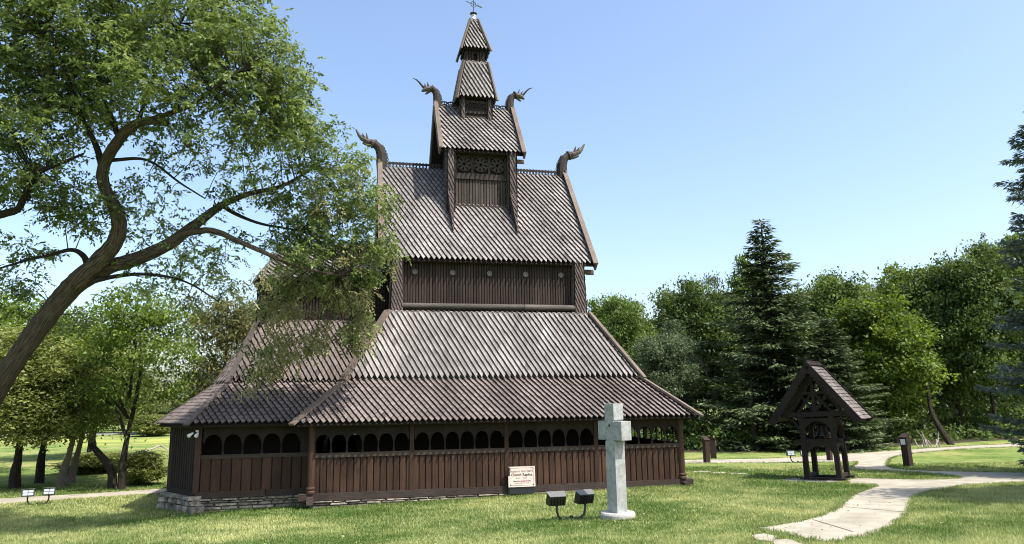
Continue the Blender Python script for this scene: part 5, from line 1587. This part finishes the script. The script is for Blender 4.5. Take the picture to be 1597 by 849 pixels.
bx = hx[ix] + r.normal(0, .035, n * KB); by = hy[ix] + r.normal(0, .035, n * KB); bz_ = gz(bx, by)
big_ = np.clip(dep[ix] / 14, .8, 2.0)
a = r.random(n * KB) * 6.283; h = r.uniform(.025, .065, n * KB) * np.clip(big_, 1, 1.4); w = r.uniform(.004, .008, n * KB) * big_
ca, sa = np.cos(a), np.sin(a); ln_ = r.uniform(.2, 1.0, n * KB) * h
V = np.stack([np.stack([bx - ca * w, by - sa * w, bz_ - .003], 1), np.stack([bx + ca * w, by + sa * w, bz_ - .003], 1),
              np.stack([bx - sa * ln_, by + ca * ln_, bz_ + h], 1)], 1).reshape(-1, 3)
# dry and green patches belong to the lawn itself
def vnoise(x, y, s, seed):
    q = np.random.default_rng(seed).random((64, 64)); x = x / s; y = y / s
    i = np.floor(x).astype(int); j = np.floor(y).astype(int); fx = x - i; fy = y - j; fx = fx * fx * (3 - 2 * fx); fy = fy * fy * (3 - 2 * fy)
    g_ = lambda a, b: q[a % 64, b % 64]
    return (g_(i, j) * (1 - fx) + g_(i + 1, j) * fx) * (1 - fy) + (g_(i, j + 1) * (1 - fx) + g_(i + 1, j + 1) * fx) * fy
pt = .5 * vnoise(bx, by, 2.6, 1) + .3 * vnoise(bx, by, .9, 2) + .2 * vnoise(bx, by, .35, 3)
T = np.clip((pt - .5) * 1.9 + .42 + r.normal(0, .2, n * KB), 0, 1)
ex, ey_ = [], []
def edge_tufts(pts, n, sp):
    pts = np.array(pts, float); k = r.integers(0, len(pts) - 1, n); t = r.random(n)[:, None]
    p = pts[k] * (1 - t) + pts[k + 1] * t + r.normal(0, sp, (n, 2)); ex.append(p[:, 0]); ey_.append(p[:, 1])
edge_tufts([(-6.2, -.2), (0, -.2), (6.5, -.2)], 1500, .05)
edge_tufts([(-11.4, 2.3), (-10.1, .72), (-6.3, .74)], 700, .06)
edge_tufts([(.93 + .45 * math.cos(a), -7.95 + .45 * math.sin(a)) for a in np.linspace(0, 6.3, 14)], 500, .04)
mw = np.array(resample(main_w, .2)); edge_tufts(mw, 3500, .035)
lp = r.uniform([-14, -13], [14, 0], (900, 2)); lp = lp[(np.abs(lp[:, 0]) > 6.5) | (lp[:, 1] < -.4)]; lp = lp[~pip(lp[:, 0], lp[:, 1], [tuple(p) for p in main_w])]
ex.append(lp[:, 0]); ey_.append(lp[:, 1])
ex = np.concatenate(ex); ey_ = np.concatenate(ey_); ix = np.repeat(np.arange(len(ex)), 7); n2 = len(ix)
bx = ex[ix] + r.normal(0, .03, n2); by = ey_[ix] + r.normal(0, .03, n2); bz_ = gz(bx, by); a = r.random(n2) * 6.283
h = r.uniform(.03, .095, n2); w = r.uniform(.005, .010, n2); ca, sa = np.cos(a), np.sin(a); ln_ = r.uniform(.2, .9, n2) * h
V2 = np.stack([np.stack([bx - ca * w, by - sa * w, bz_ - .003], 1), np.stack([bx + ca * w, by + sa * w, bz_ - .003], 1), np.stack([bx - sa * ln_, by + ca * ln_, bz_ + h], 1)], 1).reshape(-1, 3)
V = np.vstack([V, V2]); T = np.concatenate([T, np.clip(r.normal(.22, .18, n2), 0, 1)])
# clover patches, darker and broader leaved
cx_, cy2 = r.uniform(-15, 14, 170), r.uniform(-14, 1, 170); k_ = np.repeat(np.arange(170), 260); n3 = len(k_)
px_ = cx_[k_] + r.normal(0, .22, n3) * r.uniform(.5, 1.4, 170)[k_]; py_ = cy2[k_] + r.normal(0, .15, n3)
kp = ~pip(px_, py_, [tuple(p) for p in main_w]) & ~((np.abs(px_) < 6.5) & (py_ > -.25)) & ~((px_ < -6) & (py_ > .4)); px_, py_ = px_[kp], py_[kp]; n3 = len(px_)
pz_ = gz(px_, py_) + r.uniform(.015, .05, n3); a = r.random(n3) * 6.283; q_ = r.uniform(.010, .020, n3)
V3 = np.stack([np.stack([px_ + q_ * np.cos(a + o_), py_ + q_ * np.sin(a + o_), pz_ + r.normal(0, .005, n3)], 1) for o_ in (0, 2.1, 4.2)], 1).reshape(-1, 3)
V = np.vstack([V, V3]); T = np.concatenate([T, np.clip(r.normal(.06, .07, n3), 0, 1)])
fx_, fy_ = r.uniform(-15, 8, 900), r.uniform(-13, 1, 900); kp = ~((np.abs(fx_) < 6.5) & (fy_ > -.25)) & ~((fx_ < -6) & (fy_ > .4)); fx_, fy_ = fx_[kp], fy_[kp]; n4 = len(fx_)
C4 = np.stack([fx_, fy_, gz(fx_, fy_) + .05], 1); V4 = leaves(C4, unit(r.normal(0, 1, (n4, 3)) * np.array([1, 1, .15])), r.uniform(.05, .1, n4), r.uniform(.03, .05, n4), r, .4)
tag(fast_mesh('fallen_leaves', V4, 4, np.clip(r.normal(.6, .25, n4), 0, 1), MT['leaf_dry']), kind='stuff')
tag(fast_mesh('lawn_grass', V, 3, T, MT['blade']), kind='stuff')
